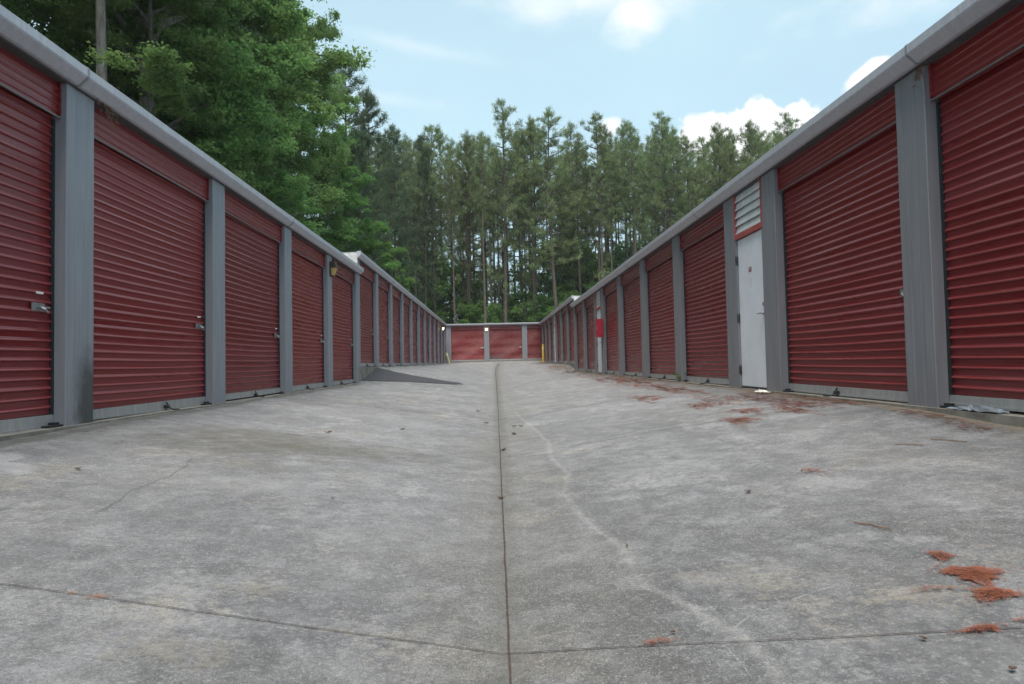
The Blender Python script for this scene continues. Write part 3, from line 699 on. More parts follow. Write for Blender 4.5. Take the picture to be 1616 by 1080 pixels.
# far row across the end of the lane: built along x
def cross_row():
    Y = 52.86; root = empty('storage_building', (0, Y, .485)); tag(root, 'cross row closing the far end of the lane under the pines', 'storage building', 'red door storage rows')
    mz = .0022; zb = lambda x: .485+mz*x; zt = lambda x: 3.475+mz*x
    def P(x, o, z): return (x, -o, z-.485)
    def sb(m, x0, x1, o0, o1, za, zc):
        a, b = min(o0, o1), max(o0, o1)
        m.hexa([P(x0, a, za(x0)), P(x1, a, za(x1)), P(x1, b, za(x1)), P(x0, b, za(x0)), P(x0, a, zc(x0)), P(x1, a, zc(x1)), P(x1, b, zc(x1)), P(x0, b, zc(x0))]); return m
    x0, x1 = -4.07-2*S, -4.07+5*S+.405; W = .405
    sb(MB(), x0, x1, -6, .04, lambda x: zb(x)-.9, zb).build('foundation', MT['slab'], root)
    m = MB(); sb(m, x0, x1, -6.1, -6.0, lambda x: zb(x)-.5, lambda x: zt(x)-.1); sb(m, x0, x0+.05, -5.99, -.16, zb, lambda x: zt(x)-.05); sb(m, x1-.05, x1, -5.99, -.16, zb, lambda x: zt(x)-.05)
    sb(m, x0+.06, x1-.06, -.36, -.3, lambda x: zb(x)+.002, lambda x: zt(x)-.13); m.build('wall', MT['whitewall'], root)
    m = MB(); sb(m, x0-.1, x1+.1, -6.2, .02, lambda x: zt(x)-.03, lambda x: zt(x)-.003); m.build('roof', MT['roof'], root)
    gp = [(.022, 0), (.125, .004), (.140, -.004), (.140, -.078), (.132, -.094), (.062, -.158), (.046, -.165), (.022, -.165)]
    m = MB(); m.ring_extrude([P(x0, o, zt(x0)+z) for o, z in gp], [P(x1, o, zt(x1)+z) for o, z in gp]); m.build('gutter', MT['gutter'], root)
    sb(MB(), x0, x1, -.29, .02, lambda x: zt(x)-.175, lambda x: zt(x)-.04).build('soffit', MT['soffit'], root)
    for k in range(-2, 6):
        x = -4.065+k*S
        m = MB(); sb(m, x, x+W, -.17, 0, zb, lambda x: zt(x)-.176); sb(m, x+.13, x+.15, 0, .004, zb, lambda x: zt(x)-.176); sb(m, x+.255, x+.275, 0, .004, zb, lambda x: zt(x)-.176)
        m.build('column', MT['grey'], root)
        if k == 5: break
        xa, xb = x+W, x+S
        org = (xa, .115, 0)
        prof = ((0, 0), (.5, .05), (.6, .75), (.71, 1.), (.82, .75), (.93, 0)); rr = random.Random(k+40)
        V = []; F = []; rows = []; z = .115; Z1 = 2.62; kk = 0
        while z < Z1:
            for f, o_ in prof:
                if z+f*PIT < Z1: rows.append((z+f*PIT, o_))
            z += PIT
        rows.append((Z1, 0)); nc = 6
        for r_, (zz, o_) in enumerate(rows):
            for c in range(nc+1):
                x_ = xa-.02+(xb-xa+.04)*c/nc
                dent = .010*math.sin(zz*9.5+k)*1.0
                V.append((x_-org[0], .130-.0135*o_-org[1]-dent, zb(x_)-.485+zz+.004*math.sin(c+r_)))
        for r_ in range(len(rows)-1):
            for c in range(nc): q = (r_*(nc+1)+c, r_*(nc+1)+c+1, (r_+1)*(nc+1)+c+1, (r_+1)*(nc+1)+c); F.append(q)
        d = mesh_obj('roll_up_door', V, F, MT['redfar'] if k != 1 else MT['redsoot'], root, org)
        off = (-org[0], -org[1], -org[2])
        sb(MB(), xa+.005, xb-.005, -.128, -.10, lambda x: zb(x)+.01, lambda x: zb(x)+.112).build('bottom_rail', MT['rail'], d, off)
        xl = xb-.2; m = MB(); sb(m, xl-.09, xl+.09, -.112, -.1, lambda x: zb(x)+1.01, lambda x: zb(x)+1.08); m.tube([P(xl, -.085, zb(xl)+1.045), P(xl+.17, -.085, zb(xl)+1.045)], .012, 6); m.build('latch', MT['chrome'], d, off)
        m = MB(); sb(m, xa+.0015, xb-.0015, -.13, -.07, lambda x: zt(x)-.42, lambda x: zt(x)-.177); m.build('header_panel', MT['redh'], root)
        m = MB(); sb(m, xa+.0015, xb-.0015, -.128, -.05, lambda x: zt(x)-.445, lambda x: zt(x)-.4205); m.build('header_lip', MT['redtrim'], root)
    return root
MT['redfar'] = make_red('red_chalked_steel', 1.02, .15)
def soot():
    m = make_red('red_sooty_steel', 1.02, .15); nt = m.node_tree; b = nt.nodes['Principled BSDF']; src = b.inputs['Base Color'].links[0].from_socket
    t = nt.nodes.new('ShaderNodeTexCoord'); mp = nt.nodes.new('ShaderNodeMapping'); mp.inputs['Scale'].default_value = (.8, 1, 2.2); nt.links.new(t.outputs['Object'], mp.inputs[0])
    d = nt.nodes.new('ShaderNodeVectorMath'); d.operation = 'DISTANCE'; nt.links.new(mp.outputs[0], d.inputs[0]); d.inputs[1].default_value = (.1, 0, .35)
    n = nt.nodes.new('ShaderNodeTexNoise'); n.inputs['Scale'].default_value = 3; nt.links.new(t.outputs['Object'], n.inputs['Vector'])
    s_ = nt.nodes.new('ShaderNodeMath'); s_.operation = 'SUBTRACT'; nt.links.new(n.outputs['Fac'], s_.inputs[0]); nt.links.new(d.outputs['Value'], s_.inputs[1])
    r = nt.nodes.new('ShaderNodeMapRange'); nt.links.new(s_.outputs[0], r.inputs[0]); r.inputs[1].default_value = -.4; r.inputs[2].default_value = .35; r.inputs[4].default_value = .85
    x = nt.nodes.new('ShaderNodeMix'); x.data_type = 'RGBA'; nt.links.new(r.outputs[0], x.inputs['Factor']); nt.links.new(src, x.inputs['A']); x.inputs['B'].default_value = (.02, .012, .014, 1)
    nt.links.new(x.outputs['Result'], b.inputs['Base Color']); return m
MT['redsoot'] = soot()
cross_row()

# ---------------------------------------------------------------- wall lamps
def wall_lamp(loc, out, lit, label):
    """wedge shaped wall pack: dark back and hood above a glass; out = unit direction away from the wall"""
    root = empty('wall_lamp', loc); tag(root, label, 'wall lamp', 'wall lamps on the columns')
    o = Vector(out); a = Vector((-o.y, o.x, 0)); hw = .105
    def Q(u, d, z): v = a*u+o*d; return (v.x, v.y, z)
    m = MB(); m.hexa([Q(-hw, .002, -.19), Q(hw, .002, -.19), Q(hw, .022, -.19), Q(-hw, .022, -.19), Q(-hw, .002, .15), Q(hw, .002, .15), Q(hw, .022, .15), Q(-hw, .022, .15)])
    m.hexa([Q(-hw, .0225, .01), Q(hw, .0225, .01), Q(hw, .155, .01), Q(-hw, .155, .01), Q(-hw, .0225, .15), Q(hw, .0225, .15), Q(hw, .12, .15), Q(-hw, .12, .15)])
    m.build('lamp_housing', MT['bronze'], root, bevel=.004)
    m = MB(); h = hw-.012
    m.hexa([Q(-h*.8, .0235, -.16), Q(h*.8, .0235, -.16), Q(h*.8, .085, -.16), Q(-h*.8, .085, -.16), Q(-h, .0235, .008), Q(h, .0235, .008), Q(h, .145, .008), Q(-h, .145, .008)])
    m.build('lamp_glass', MT['lit'] if lit else MT['amber'], root, bevel=.01)
wall_lamp((-3.831, L1y+3*S+.27, 2.36), (1, 0, 0), False, 'unlit amber wall lamp near the end of the nearest left row')
yl = L2y+9*S+.2
wall_lamp((-3.741-.006*yl, yl, 2.96), (1, 0, 0), True, 'glowing wall lamp in the far left corner of the lane')
wall_lamp((-4.065+S+.2, 52.86, 3.07), (0, -1, 0), True, 'glowing wall lamp on the middle column of the cross row')

# fire extinguisher cabinet on the second white door bay
def cabinet():
    y = 22.25; f = RN['fx']; x = f(y, .004)
    root = empty('extinguisher_cabinet', (x, y, .93)); tag(root, 'tall red metal cabinet fixed beside the farther white utility door', 'cabinet')
    m = MB().box(-.20, 0, 0, .46, 0, .62); m.build('cabinet_body', MT['cabinet'], root, bevel=.008)
    m = MB().box(-.212, -.202, .02, .44, .03, .59); m.build('cabinet_door', MT['cabinet'], root, bevel=.004)
    m = MB().box(-.232, -.213, .05, .075, .25, .36); m.build('handle', MT['chrome'], root)
cabinet()

def bollard(loc, h, r, lean, mat, label):
    root = empty('bollard', loc); tag(root, label, 'bollard', 'yellow bollards by the far corners'); root.rotation_euler = lean
    m = MB(); m.tube([(0, 0, -.25), (0, 0, h-.05), (0, 0, h-.02), (0, 0, h)], [r, r, r*.85, r*.35], 14); m.build('post', mat, root, smooth=False)
    m = MB(); m.tube([(0, 0, h*.78), (0, 0, h*.84)], r+.003, 14); m.build('band', MT['paper'], root)
bollard((3.38, 48.3, float(gz(3.38, 48.3))), 1.30, .085, (0, 0, 0), MT['yellow'], 'tall upright yellow post by the far right corner')
bollard((-3.55, 49.0, float(gz(-3.55, 49.0))), .85, .09, (0, math.radians(-14), 0), MT['paleyel'], 'short faded yellow post leaning at the far left corner')

# ---------------------------------------------------------------- litter
def needles(cx, cy, hx, hy, n, seed, ln=.10):
    """needle shaped thin prisms heaped in an ellipse on the slab"""
    r = np.random.default_rng(seed)
    a = r.uniform(0, 6.283, n); q = np.sqrt(r.uniform(0, 1, n)) * (1+.35*np.sin(3*a+seed)+.2*np.sin(7*a+seed*2))
    out_ = r.random(n) < .10; q = np.where(out_, q*1.6, q)
    x = cx+hx*q*np.cos(a); y = cy+hy*q*np.sin(a)
    z = gz(x, y)+.006+np.clip(1-q, 0, 1)*.016*r.random(n)
    th = r.uniform(0, 3.1416, n); l = ln*r.uniform(.5, 1.1, n)/2; w_ = r.uniform(.0006, .0011, n)*(1+max(0, ln-.06)*22)
    up = r.normal(0, .08, n)
    dx, dy = np.cos(th)*l, np.sin(th)*l; nx_, ny_ = -np.sin(th)*w_, np.cos(th)*w_
    bend = r.normal(0, .012, n)
    V = np.zeros((n, 4, 3))
    V[:, 0] = np.stack([x-dx, y-dy, z-up*l*.5], -1); V[:, 1] = np.stack([x+nx_+bend*0, y+ny_, z+.002], -1)
    V[:, 2] = np.stack([x+dx, y+dy, z+up*l], -1); V[:, 3] = np.stack([x-nx_, y-ny_, z+.002], -1)
    V[:, :, 2] = np.maximum(V[:, :, 2], gz(V[:, :, 0], V[:, :, 1])+.0045)
    return V, r.random(n)
spots = [(1.63, 2.27, .070, .075, 1900), (1.65, 2.47, .035, .045, 330), (1.57, 2.10, .062, .045, 900), (1.43, 2.19, .07, .016, 70), (1.37, 1.885, .055, .015, 230), (1.52, 1.905, .03, .015, 60), (.48, 2.06, .045, .012, 70)]
mid = [(3.32, 8.39, .22, .9, 900), (2.75, 7.24, .14, .3, 320), (2.41, 6.58, .13, .25, 360), (2.64, 8.46, .18, .4, 420), (2.87, 8.78, .10, .8, 260), (3.30, 7.25, .20, .6, 700), (3.05, 6.74, .12, .4, 280),
       (3.11, 11.99, .25, 2.4, 1500), (2.38, 10.57, .20, .7, 360), (3.12, 18.59, .45, 3.2, 1700), (3.27, 15.81, .35, 2.2, 1500), (3.60, 7.1, .10, .8, 380), (3.62, 8.4, .12, 1.6, 500), (3.58, 5.4, .08, .5, 170), (3.5, 4.9, .10, .3, 100), (1.95, 4.1, .05, .1, 30),
       (2.93, 33.5, .4, 2.6, 900), (3.3, 29.6, .35, 2.0, 900), (3.3, 24, .3, 2.5, 500), (3.1, 46.3, .6, 2.2, 900), (-3.55, 5.5, .1, 2.5, 60)]
VV = []; TT = []
for i, (a, b, c_, d, n) in enumerate(spots): v, t = needles(a, b, c_, d, int(n*1.1), i+1, .035); VV.append(v); TT.append(t)
for i, (a, b, c_, d, n) in enumerate(mid): v, t = needles(a, b, c_, d, int(n*1.1), i+50, .16 if b > 10 else .12); VV.append(v); TT.append(t)
o = bpy.data.objects.new('pine_straw', quads_mesh('pine_straw', np.concatenate(VV), 4, MT['straw'], np.concatenate(TT))); C.objects.link(o)
tag(o, 'rust coloured pine straw lying in patches on the right of the lane', 'pine straw', kind='stuff')

# small dead leaves and seed balls
leafpos = [(-1.83, 7.16, .055, 'dark brown leaf curled on the slab between the left row and the seam'), (-1.15, 7.98, .05, 'small dark leaf on the left slab, the flatter one nearer the seam'),
           (-.35, 11.59, .06, 'small brown leaf left of the seam, farthest up the lane'), (-.17, 9.54, .055, 'dark leaf hard by the left of the seam, second farthest'),
           (.21, 8.95, .05, 'dark leaf right of the seam, farther of the close pair'), (.30, 8.85, .045, 'thin brown leaf touching the farther leaf right of the seam'),
           (.19, 8.07, .06, 'dark leaf right of the seam, nearer one below the close pair'), (.045, 6.79, .055, 'brown curled leaf just right of the seam where the slab joint crosses'),
           (.008, 4.44, .035, 'rusty brown leaf caught right on the seam'), (-2.73, 4.37, .03, 'small dark scrap of leaf beside the pale patch on the left'),
           (-1.02, 4.08, .015, 'tiny dark crumb of leaf in the middle of the left slab'), (.54, 2.11, .012, 'tiny dark crumb next to the reddish needles near the joint'),
           (1.19, 1.87, .014, 'dark crumb below the joint on the near right slab'), (1.28, 1.66, .016, 'dark pebble like scrap near the bottom right of the lane'),
           (.58, 3.06, .014, 'dark crumb beside the pale sealed crack'), (1.42, 3.77, .03, 'thin dark leaf out on the right slab')]
for i, (x, y, sz, lab) in enumerate(leafpos):
    sz *= .55
    rr = random.Random(i+300); V = []; F = []; n = 10; z0 = float(gz(x, y))
    for r_ in range(3):
        for k in range(n):
            an = 2*math.pi*k/n; rad = sz*(r_+.4)/2.4*(1+.3*math.sin(3*an+i)+.15*rr.random())
            V.append((rad*math.cos(an)*1.2, rad*math.sin(an)*.8, .008+sz*.38*abs(math.sin(an*1.5+i))*(r_/2)+.002*rr.random()))
    V.append((0, 0, .006))
    for r_ in range(2):
        for k in range(n): F.append((r_*n+k, r_*n+(k+1) % n, (r_+1)*n+(k+1) % n, (r_+1)*n+k))
    for k in range(n): F.append((3*n, (k+1) % n, k))
    o = mesh_obj('dry_leaf', V, F, MT['brownleaf'], None, (x, y, z0)); o.rotation_euler = (0, 0, rr.uniform(0, 6))
    md = o.modifiers.new('thick', 'SOLIDIFY'); md.thickness = .002
    tag(o, lab, 'leaf', 'dead leaves and crumbs on the slab')
# twigs on the right
for i, (pts, lab) in enumerate([([(1.60, 2.98), (1.645, 2.92), (1.66, 2.86), (1.68, 2.82)], 'short curved rusty twig lying on the right slab above the pine straw pile'),
                                ([(3.05, 4.62), (3.10, 4.50), (3.14, 4.38)], 'straight brown twig on the slab in front of the nearest right column'),
                                ([(2.78, 4.60), (2.86, 4.52), (2.88, 4.44)], 'thin bent twig on the slab, left of the straighter one')]):
    tag(MB().tube([(x, y, float(gz(x, y))+.008) for x, y in pts], [.003, .0035, .003, .002][:len(pts)], 6).build('twig', MT['twig']), lab, 'twig', 'twigs on the right slab')
# weed sprouting at the foot of a right door
def weed():
    x, y = 3.70, 13.3; root = empty('weed', (x, y, RN['zb'](y))); tag(root, 'small yellow green weed sprouting at the foot of a right row door', 'weed')
    rr = random.Random(3); m = MB(); lf = []
    for k in range(9):
        a = rr.uniform(0, 6.28); h = rr.uniform(.08, .20); d = Vector((math.cos(a)*.10, math.sin(a)*.2, h))
        m.tube([(0, 0, -.04), tuple(d*.5+Vector((0, 0, .03))), tuple(d)], .004, 5)
        for q in range(5):
            t = .4+q*.14; c = d*t; n1 = Vector((rr.gauss(0, 1), rr.gauss(0, 1), .6)).normalized()*.035; n2 = n1.cross(Vector((rr.gauss(0, 1), .5, 1))).normalized()*.018
            lf.append([c-n1*.1, c+n1*.5+n2, c+n1, c+n1*.5-n2])
    m.build('stem', MT['weed'], root)
    o = bpy.data.objects.new('leaves', quads_mesh('weed_leaves', np.array(lf), 4, MT['weed'])); C.objects.link(o); o.parent = root
weed()
# crumpled paper scrap and torn plastic film
def crumple(name, loc, sx, sy, h, mat, label, cat, seed):
    rr = random.Random(seed); n = 12; V = []; F = []
    for j in range(n):
        for i in range(n):
            u, v = i/(n-1)-.5, j/(n-1)-.5; e = max(0, 1-2*max(abs(u), abs(v)))
            V.append((u*sx*(1+rr.uniform(-.1, .1)), v*sy*(1+rr.uniform(-.1, .1)), .004+h*rr.random()*(.3+e)))
    for j in range(n-1):
        for i in range(n-1): F.append((j*n+i, j*n+i+1, (j+1)*n+i+1, (j+1)*n+i))
    o = mesh_obj(name, V, F, mat, None, loc); md = o.modifiers.new('thick', 'SOLIDIFY'); md.thickness = .002
    tag(o, label, cat)
crumple('paper_scrap', (3.62, 9.0, float(gz(3.62, 9.0))), .12, .30, .05, MT['paper'], 'crumpled white paper scrap at the foot of the column by the nearer utility door', 'paper scrap', 5)
crumple('plastic_film', (RN['fx'](5.15, -.02), 5.12, RN['zb'](5.1)), .11, .55, .05, simple('clear_film', (.30, .33, .37), .25, .4, .3, 30), 'crumpled silvery plastic film poking out under the nearest right door', 'plastic film', 6)
# dead vine tangles under the gutters
def vine(loc, label, seed, sp, drop):
    rr = random.Random(seed); m = MB()
    for k in range(9):
        p = Vector((0, rr.uniform(-.05, .05), 0)); pts = [tuple(p)]
        for q in range(6):
            p = p+Vector((rr.uniform(-.006, .012), rr.uniform(-.03, .05)*sp, rr.uniform(-.06, .015)*drop)); pts.append(tuple(p))
        m.tube(pts, [.004, .006, .005, .005, .004, .003, .002], 5)
    for k in range(10):
        c = Vector((.01, rr.uniform(-.05, .18)*sp, -rr.uniform(.0, .20)*drop)); d = Vector((rr.gauss(0, .008), rr.gauss(0, .02), rr.gauss(0, .02)))
        m.hexa([tuple(c), tuple(c+d), tuple(c+d+Vector((.002, .01, .01))), tuple(c+Vector((.002, .01, .01))), tuple(c+Vector((.003, 0, .002))), tuple(c+d+Vector((.003, 0, .002))), tuple(c+d+Vector((.004, .01, .012))), tuple(c+Vector((.004, .01, .012)))])
    tag(m.build('dead_vine', MT['twig'], None, loc), label, 'dead vine', 'dead vine tangles under the gutters')
vine((-3.80, 6.45, 2.66), 'dry brown vine tangle hanging under the left gutter beside the nearest column', 5, 1.6, 1.1)
vine((3.735, 5.60, 2.53), 'dry brown vine tangle at the top corner of the nearest right column', 8, .5, .8)

# ---------------------------------------------------------------- trees
def limb_mesh(paths, mat, name):
    m = MB()
    for pts, rad, n in paths: m.tube(pts, rad, n)
    me = bpy.data.meshes.new(name); me.from_pydata([tuple(v) for v in m.V], [], m.F); me.update()
    me.polygons.foreach_set('use_smooth', [True]*len(me.polygons)); me.materials.append(mat); return me
def pine_proto(seed, H, R_, base, mat, dense=1.0, top='round'):
    """tall pine: bare trunk, crown of needle tufts on rising limbs from base*H up"""
    r = np.random.default_rng(seed); paths = []
    bend = r.normal(0, .012, 2)*H; lean = lambda z: np.array([bend[0]*math.sin(z/H*2.2), bend[1]*math.sin(z/H*1.7+.3)*.8])
    zs = np.linspace(-.6, H*.985, 14); r0 = .0085*H*.9
    paths.append(([(*lean(z), z) for z in zs], [r0*(1-(max(z, 0)/H)**1.15*.93)+.012 for z in zs], 8))
    tufts = []; dirs = []; sz = []
    nb = int(46*dense)
    for k in range(nb):
        u = (k+.5)/nb; z = H*(base+(1-base)*u*.985); prof = (1-u**2.4)**.6*(.5+.5*min(1, u*3.2))
        Lb = R_*prof*r.uniform(.35, 1.12)+.2
        az = k*2.399+r.normal(0, .4); rise = r.uniform(-.05, .35)+u*.5
        o0 = np.array([*lean(z), z]); d = np.array([math.cos(az), math.sin(az), rise]); d /= np.linalg.norm(d)
        p1 = o0+d*Lb*.5+np.array([0, 0, -.04*Lb]); p2 = o0+d*Lb+np.array([0, 0, .16*Lb])
        paths.append(([tuple(o0), tuple(p1), tuple(p2)], [.035*Lb**.5+.012, .022, .008], 4))
        nt = int((4+Lb*3.4)*dense)
        for q in range(nt):
            t = r.uniform(.30, 1.06); c = (o0*(1-t)**2+2*t*(1-t)*p1+p2*t*t) if t <= 1 else p2
            c = c+r.normal(0, .20, 3)*np.array([1, 1, .7])*(.5+Lb*.22); tufts.append(c); dd = d*.6+np.array([0, 0, .8])+r.normal(0, .3, 3); dirs.append(dd/np.linalg.norm(dd)); sz.append(r.uniform(.26, .46))
    for q in range(int(12*dense)):   # leader shoots
        z = H*(1-.014*q)+.25; tufts.append(np.array([*lean(min(z, H)), z])+r.normal(0, .05+.05*q, 3)); dirs.append(np.array([0, 0, 1.])); sz.append(.42)
    if base > .4:    # a few dead stubs and sprigs below the crown
        for q in range(9):
            z = H*r.uniform(.25, base); az = r.uniform(0, 6.28); Lb = r.uniform(.4, 1.6); o0 = np.array([*lean(z), z]); e = o0+np.array([math.cos(az)*Lb, math.sin(az)*Lb, Lb*r.uniform(-.2, .3)])
            paths.append(([tuple(o0), tuple(e)], [.02, .006], 3))
            if r.random() < .45:
                for _ in range(5): tufts.append(e+r.normal(0, .22, 3)); dirs.append(np.array([0, 0, 1.])); sz.append(.3)
    T = np.array(tufts); Dn = np.array(dirs); Sz = np.array(sz); n = 26
    c = np.repeat(T, n, 0); dd = np.repeat(Dn, n, 0)+r.normal(0, .62, (len(T)*n, 3)); dd /= np.linalg.norm(dd, axis=1)[:, None]
    ln = np.repeat(Sz, n)*r.uniform(.7, 1.2, len(c)); c = c+r.normal(0, .09, c.shape)
    side = np.cross(dd, r.normal(0, 1, dd.shape)); side /= np.linalg.norm(side, axis=1)[:, None]; wd = (.012+.016*r.random(len(c)))[:, None]
    V = np.stack([c-side*wd, c+side*wd, c+dd*ln[:, None]], 1)
    tt = np.clip(np.repeat(r.random(len(T)), n)*.7+r.random(len(c))*.3, 0, 1)
    return limb_mesh(paths, MT['pinebark'], 'pine_trunk'), quads_mesh('pine_crown', V, 3, mat, tt)
def broad_proto(seed, H, R_, base, mat, leaves=60000, leaf=.085, barkm='greybark', squash=1., girth=.012):
    """broadleaf tree: forked limbs, twig clusters of small leaves spread through an uneven crown"""
    r = np.random.default_rng(seed); paths = []; cl = []; cs = []
    zs = np.linspace(-.6, H*.9, 10); bd = r.normal(0, .25, 2)
    trunk = [(bd[0]*math.sin(z/H*3), bd[1]*math.sin(z/H*2.3), z) for z in zs]
    r0 = girth*H; paths.append((trunk, [r0*(1-.9*max(z, 0)/H)+.01 for z in zs], 9))
    nb = 30
    for k in range(nb):
        u = (k+.5)/nb; z = H*(base+(1-base)*.93*u); prof = (math.sin(math.pi*min(1, .12+u*.84))**.55)*squash
        Lb = R_*prof*r.uniform(.65, 1.15); az = k*2.399+r.normal(0, .35); rise = .15+.75*u+r.normal(0, .12)
        i = min(int(max(0, (z+.6)/(H*.9+.6))*9), 8); o0 = np.array([trunk[i][0], trunk[i][1], z]); d = np.array([math.cos(az), math.sin(az), rise]); d /= np.linalg.norm(d)
        p1 = o0+d*Lb*.55+r.normal(0, .15, 3); p2 = o0+d*Lb+np.array([0, 0, -.08*Lb])+r.normal(0, .2, 3)
        paths.append(([tuple(o0), tuple(p1), tuple(p2)], [.02+.018*Lb, .015+.006*Lb, .008], 5))
        for q in range(9):
            t = r.uniform(.25, 1.0); s_ = (o0*(1-t)**2+2*t*(1-t)*p1+p2*t*t); a2 = az+r.normal(0, .9); L2 = Lb*r.uniform(.18, .42); e = s_+np.array([math.cos(a2), math.sin(a2), r.normal(.15, .35)])*L2
            paths.append(([tuple(s_), tuple(e)], [.013, .005], 3))
            for g_ in range(4):
                tt = r.uniform(.3, 1.15); cl.append(s_+(e-s_)*tt+r.normal(0, .18, 3)); cs.append(r.uniform(.18, .42))
    Cn = np.array(cl); Cs = np.array(cs); per = max(8, leaves//len(Cn)); n = len(Cn)*per
    c = np.repeat(Cn, per, 0)+r.normal(0, .55, (n, 3))*np.repeat(Cs, per)[:, None]*np.array([1, 1, .55])
    nrm = r.normal(0, .55, (n, 3))+np.array([0, 0, .8]); nrm /= np.linalg.norm(nrm, axis=1)[:, None]
    a = np.cross(nrm, r.normal(0, 1, (n, 3))); a /= np.linalg.norm(a, axis=1)[:, None]; b = np.cross(nrm, a)
    s_ = (leaf*r.uniform(.6, 1.25, n))[:, None]; drop = np.array([0, 0, -1.])*s_*.35
    V = np.stack([c-a*s_, c+b*s_*.6, c+a*s_+drop, c-b*s_*.6], 1)
    tt = np.clip(np.repeat(r.random(len(Cn)), per)*.6+r.random(n)*.4, 0, 1)
    return limb_mesh(paths, MT[barkm], 'broadleaf_trunk'), quads_mesh('broadleaf_crown', V, 4, mat, tt)
def plant_tree(name, proto, x, y, z, s_, rz, label, cat, group, sx=1.):
    root = empty(name, (x, y, z)); root.rotation_euler = (0, 0, rz); root.scale = (s_*sx, s_*sx, s_); tag(root, label, cat, group)
    for nm, me in zip(('trunk', 'crown'), proto):
        o = bpy.data.objects.new(nm, me); C.objects.link(o); o.parent = root
    return root
pines = [pine_proto(11, 22, 3.2, .44, MT['needles'], .88), pine_proto(12, 22, 2.8, .54, MT['needles'], .82), pine_proto(13, 22, 3.5, .36, MT['needles'], .92), pine_proto(14, 22, 2.5, .58, MT['needles'], .8), pine_proto(15, 22, 3.0, .48, MT['needles'], .85)]
darkp = [pine_proto(21, 22, 3.0, .18, MT['needles_dark'], 1.5), pine_proto(22, 22, 2.6, .25, MT['needles_dark'], 1.3)]
broad = [broad_proto(31, 20, 4.6, .16, MT['leaves'], 150000, .068), broad_proto(32, 20, 5.0, .12, MT['leaves'], 150000, .068), broad_proto(33, 20, 4.2, .22, MT['leaves'], 130000, .068)]
broad.append(broad_proto(34, 20, 4.0, .50, MT['leaves'], 110000, .068, girth=.0095)); broad.append(broad_proto(35, 20, 5.6, .08, MT['leaves_bright'], 150000, .078))
young = [broad_proto(41, 8, 2.6, .10, MT['leaves_bright'], 14000, .10), broad_proto(42, 8, 2.2, .16, MT['leaves_bright'], 11000, .10), broad_proto(43, 8, 2.8, .08, MT['leaves'], 14000, .10)]

rt = random.Random(99); GB = .4
# front rank of pines whose tops make the skyline: (x/y direction, height/y of the tip, distance, label)
front = [(-.091, .360, 61, 'pine just right of the dark left trees, first of the skyline'), (-.043, .352, 64, 'shorter pine in the dip left of the tallest pine'),
         (.011, .397, 60, 'tallest pine of the skyline, standing left of centre'), (.060, .370, 62, 'slender pine between the two tallest tips'),
         (.098, .389, 59, 'second tallest pine, over the middle of the cross row'), (.154, .378, 61, 'round topped pine in front of the small middle cloud'),
         (.210, .359, 60, 'lower pine right of the small middle cloud'), (.258, .372, 62, 'bushy topped pine left of the big right cloud'),
         (.300, .340, 66, 'low pine at the left edge of the big right cloud'), (.347, .357, 60, 'pine in front of the right cloud, left one of its pair'),
         (.395, .361, 61, 'pine in front of the right cloud, right one of its pair'), (.447, .368, 59, 'pine next to the right gutter, last of the skyline'), (.49, .36, 62, 'pine hidden mostly by the right gutter')]
for i, (dx, k, y, lab) in enumerate(front):
    H = k*y-GB+.2; plant_tree('pine_tree', pines[(0, 3, 0, 1, 2, 4, 1, 2, 3, 4, 1, 2, 0)[i]], dx*y, y, GB, H/22, rt.uniform(0, 6.28), lab, 'pine tree', 'pines behind the cross row', rt.uniform(1., 1.15))
# ranks behind
rest = 'tall thin pine trunk among the crowded pines behind the cross row'
for row, (y0, n, hk) in enumerate(((64, 22, .345), (69, 22, .335), (75, 13, .325), (83, 9, .31))):
    for i in range(n):
        part_ = ('left edge', 'left half', 'middle', 'right half', 'right edge')[min(4, 5*i//n)]
        rest = '%s pine in the %s of the stand, %s' % (('tall', 'crowded', 'slender', 'distant')[row], part_, ('just behind the skyline row', 'two ranks behind the skyline row', 'deep among the trunks', 'at the very back against the sky')[row])
        dx = -.24+.80*(i+rt.uniform(.1, .9))/n; y = y0+rt.uniform(-2.4, 2.4); H = (hk+rt.uniform(-.025, .02))*y
        plant_tree('pine_tree', pines[rt.randrange(5)], dx*y, y, GB, H/22, rt.uniform(0, 6.28), rest, 'pine tree', 'pines behind the cross row', rt.uniform(.85, 1.1))
slim = pine_proto(16, 22, 1.7, .70, MT['needles'], .55)
for i in range(84):
    dx = -.20+.70*(i+rt.uniform(.05, .95))/84; y = rt.uniform(58, 86); H = rt.uniform(.27, .34)*y
    plant_tree('pine_tree', slim, dx*y, y, GB, H/22, rt.uniform(0, 6.28), 'slim bare pine stem with a small high crown behind the cross row', 'pine tree', 'slim stems in the pine stand', rt.uniform(.75, 1.0))
# young bright broadleaf trees under the pines
ul = 'bright green young tree growing under the pines behind the cross row'
for i in range(26):
    dx = -.20+.66*(i+rt.uniform(.1, .9))/26; y = rt.uniform(63, 80); h = rt.uniform(.8, 1.6)
    plant_tree('young_tree', young[rt.randrange(3)], dx*y, y, GB, h, rt.uniform(0, 6.28), ul, 'young tree', 'young trees under the pines', rt.uniform(.9, 1.3))
for i in range(15):
    dx = -.13+.56*(i+rt.uniform(.1, .9))/15; y = rt.uniform(60.5, 63.5)
    plant_tree('young_tree', young[(0, 1, 0, 2)[i % 4]], dx*y, y, GB, rt.uniform(.5, .95), rt.uniform(0, 6.28), 'low bright green sapling showing just over the roof of the cross row', 'young tree', 'saplings at the edge of the pines', rt.uniform(.9, 1.2))
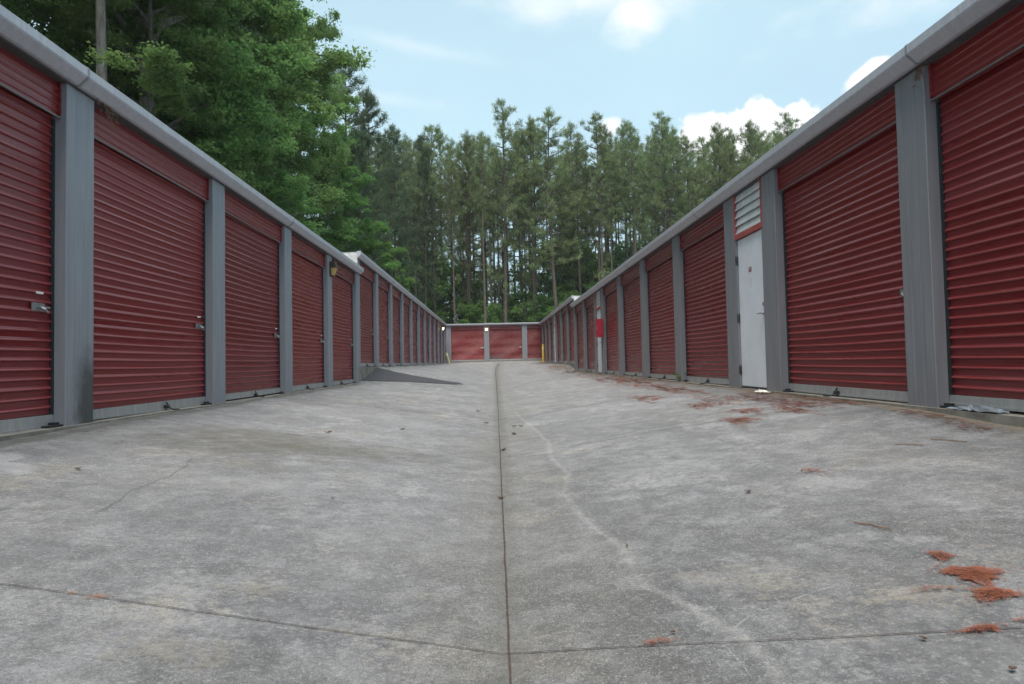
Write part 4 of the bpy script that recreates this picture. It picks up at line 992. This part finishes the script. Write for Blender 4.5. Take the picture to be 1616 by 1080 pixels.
# dark conifers behind the far left row
for (x, y, H, k, sx, lab) in ((-10.2, 52, 21.6, 0, 1.0, 'dark pine with one arm reaching out over the left of the sky'), (-8.9, 57, 20.6, 1, 1.0, 'dark pine standing right of the one with the outstretched arm'),
                              (-12.5, 55, 25.5, 1, 1.2, 'tall dark pine behind the leafy left trees'), (-6.6, 60, 20.8, 1, .9, 'slim dark pine where the left trees meet the pine stand'),
                              (-9.6, 46.5, 16.5, 0, .9, 'shorter dark pine leaning over the farther left row')):
    plant_tree('dark_pine', darkp[k], x, y, GB, H/22, rt.uniform(0, 6), lab, 'dark pine', 'dark pines on the left', sx)
# tall broadleaf wood behind the left rows
bl = [(-9.8, 9.4, 12.5, 0, .8, 'broadleaf tree behind the nearest left column, cut by the left edge'), (-9.05, 15.6, 19, 3, .9, 'broadleaf tree with a bare grey trunk showing above the left gutter'),
      (-10.4, 19.5, 20, 1, .95, 'big leafy tree over the second and third left doors'), (-11.0, 25.5, 23, 0, 1.0, 'big leafy tree over the fourth left door'),
      (-12.4, 31, 25, 2, .78, 'tall leafy tree above the step between the left rows'), (-12.6, 37, 29, 1, .62, 'tallest leafy tree, its edge against the open sky'),
      (-10.6, 42, 14.5, 4, .95, 'rounded leafy tree bulging over the middle of the farther left row'), (-9.4, 49.5, 10.8, 4, 1.1, 'low bright leafy tree over the end of the farther left row'),
      (-9.5, 18.3, 12.5, 0, 1.2, 'low leafy tree over the second left door, in front of the taller ones'), (-9.9, 23.5, 11.5, 2, 1.3, 'low leafy tree over the third left door, in front of the taller ones'), (-15.5, 12, 20, 1, 1.1, 'leafy tree set back at the far left behind the grey trunk'), (-15.5, 20, 24, 2, 1.1, 'leafy tree in the second rank, upper left'),
      (-16.5, 28, 27, 0, 1.1, 'leafy tree in the second rank, top middle of the wood'), (-18, 36, 31, 2, 1.0, 'leafy tree in the second rank nearest the sky edge'),
      (-20, 16, 24, 0, 1.2, 'leafy tree deep in the wood at upper left'), (-22, 26, 28, 1, 1.2, 'leafy tree deep in the wood behind the second rank'), (-12.8, 43, 20.5, 2, 1.0, 'leafy tree filling the gap before the dark pines'), (-17, 45, 26, 1, 1.1, 'leafy tree far back behind the dark pines')]
for (x, y, H, k, sx, lab) in bl:
    plant_tree('broadleaf_tree', broad[k], x, y, -.3, H/20, rt.uniform(0, 6.28), lab, 'broadleaf tree', 'broadleaf trees behind the left rows', sx)


# ---------------------------------------------------------------- added haze
def haze():  # volume put in to lift the dark tones of the far pines
    m = MB().box(-60, 75, -40, 115, -3.5, 40)
    mt = bpy.data.materials.new('haze'); mt.use_nodes = True; n = mt.node_tree.nodes; n.clear()
    o = n.new('ShaderNodeOutputMaterial'); v = n.new('ShaderNodeVolumePrincipled'); v.inputs['Color'].default_value = (.90, .95, 1, 1); v.inputs['Density'].default_value = .0004; v.inputs['Anisotropy'].default_value = .2
    mt.node_tree.links.new(v.outputs[0], o.inputs['Volume'])
    tag(m.build('haze', mt), 'thin pale haze added over the yard to lift the dark trees', None, None, 'stuff')
haze()
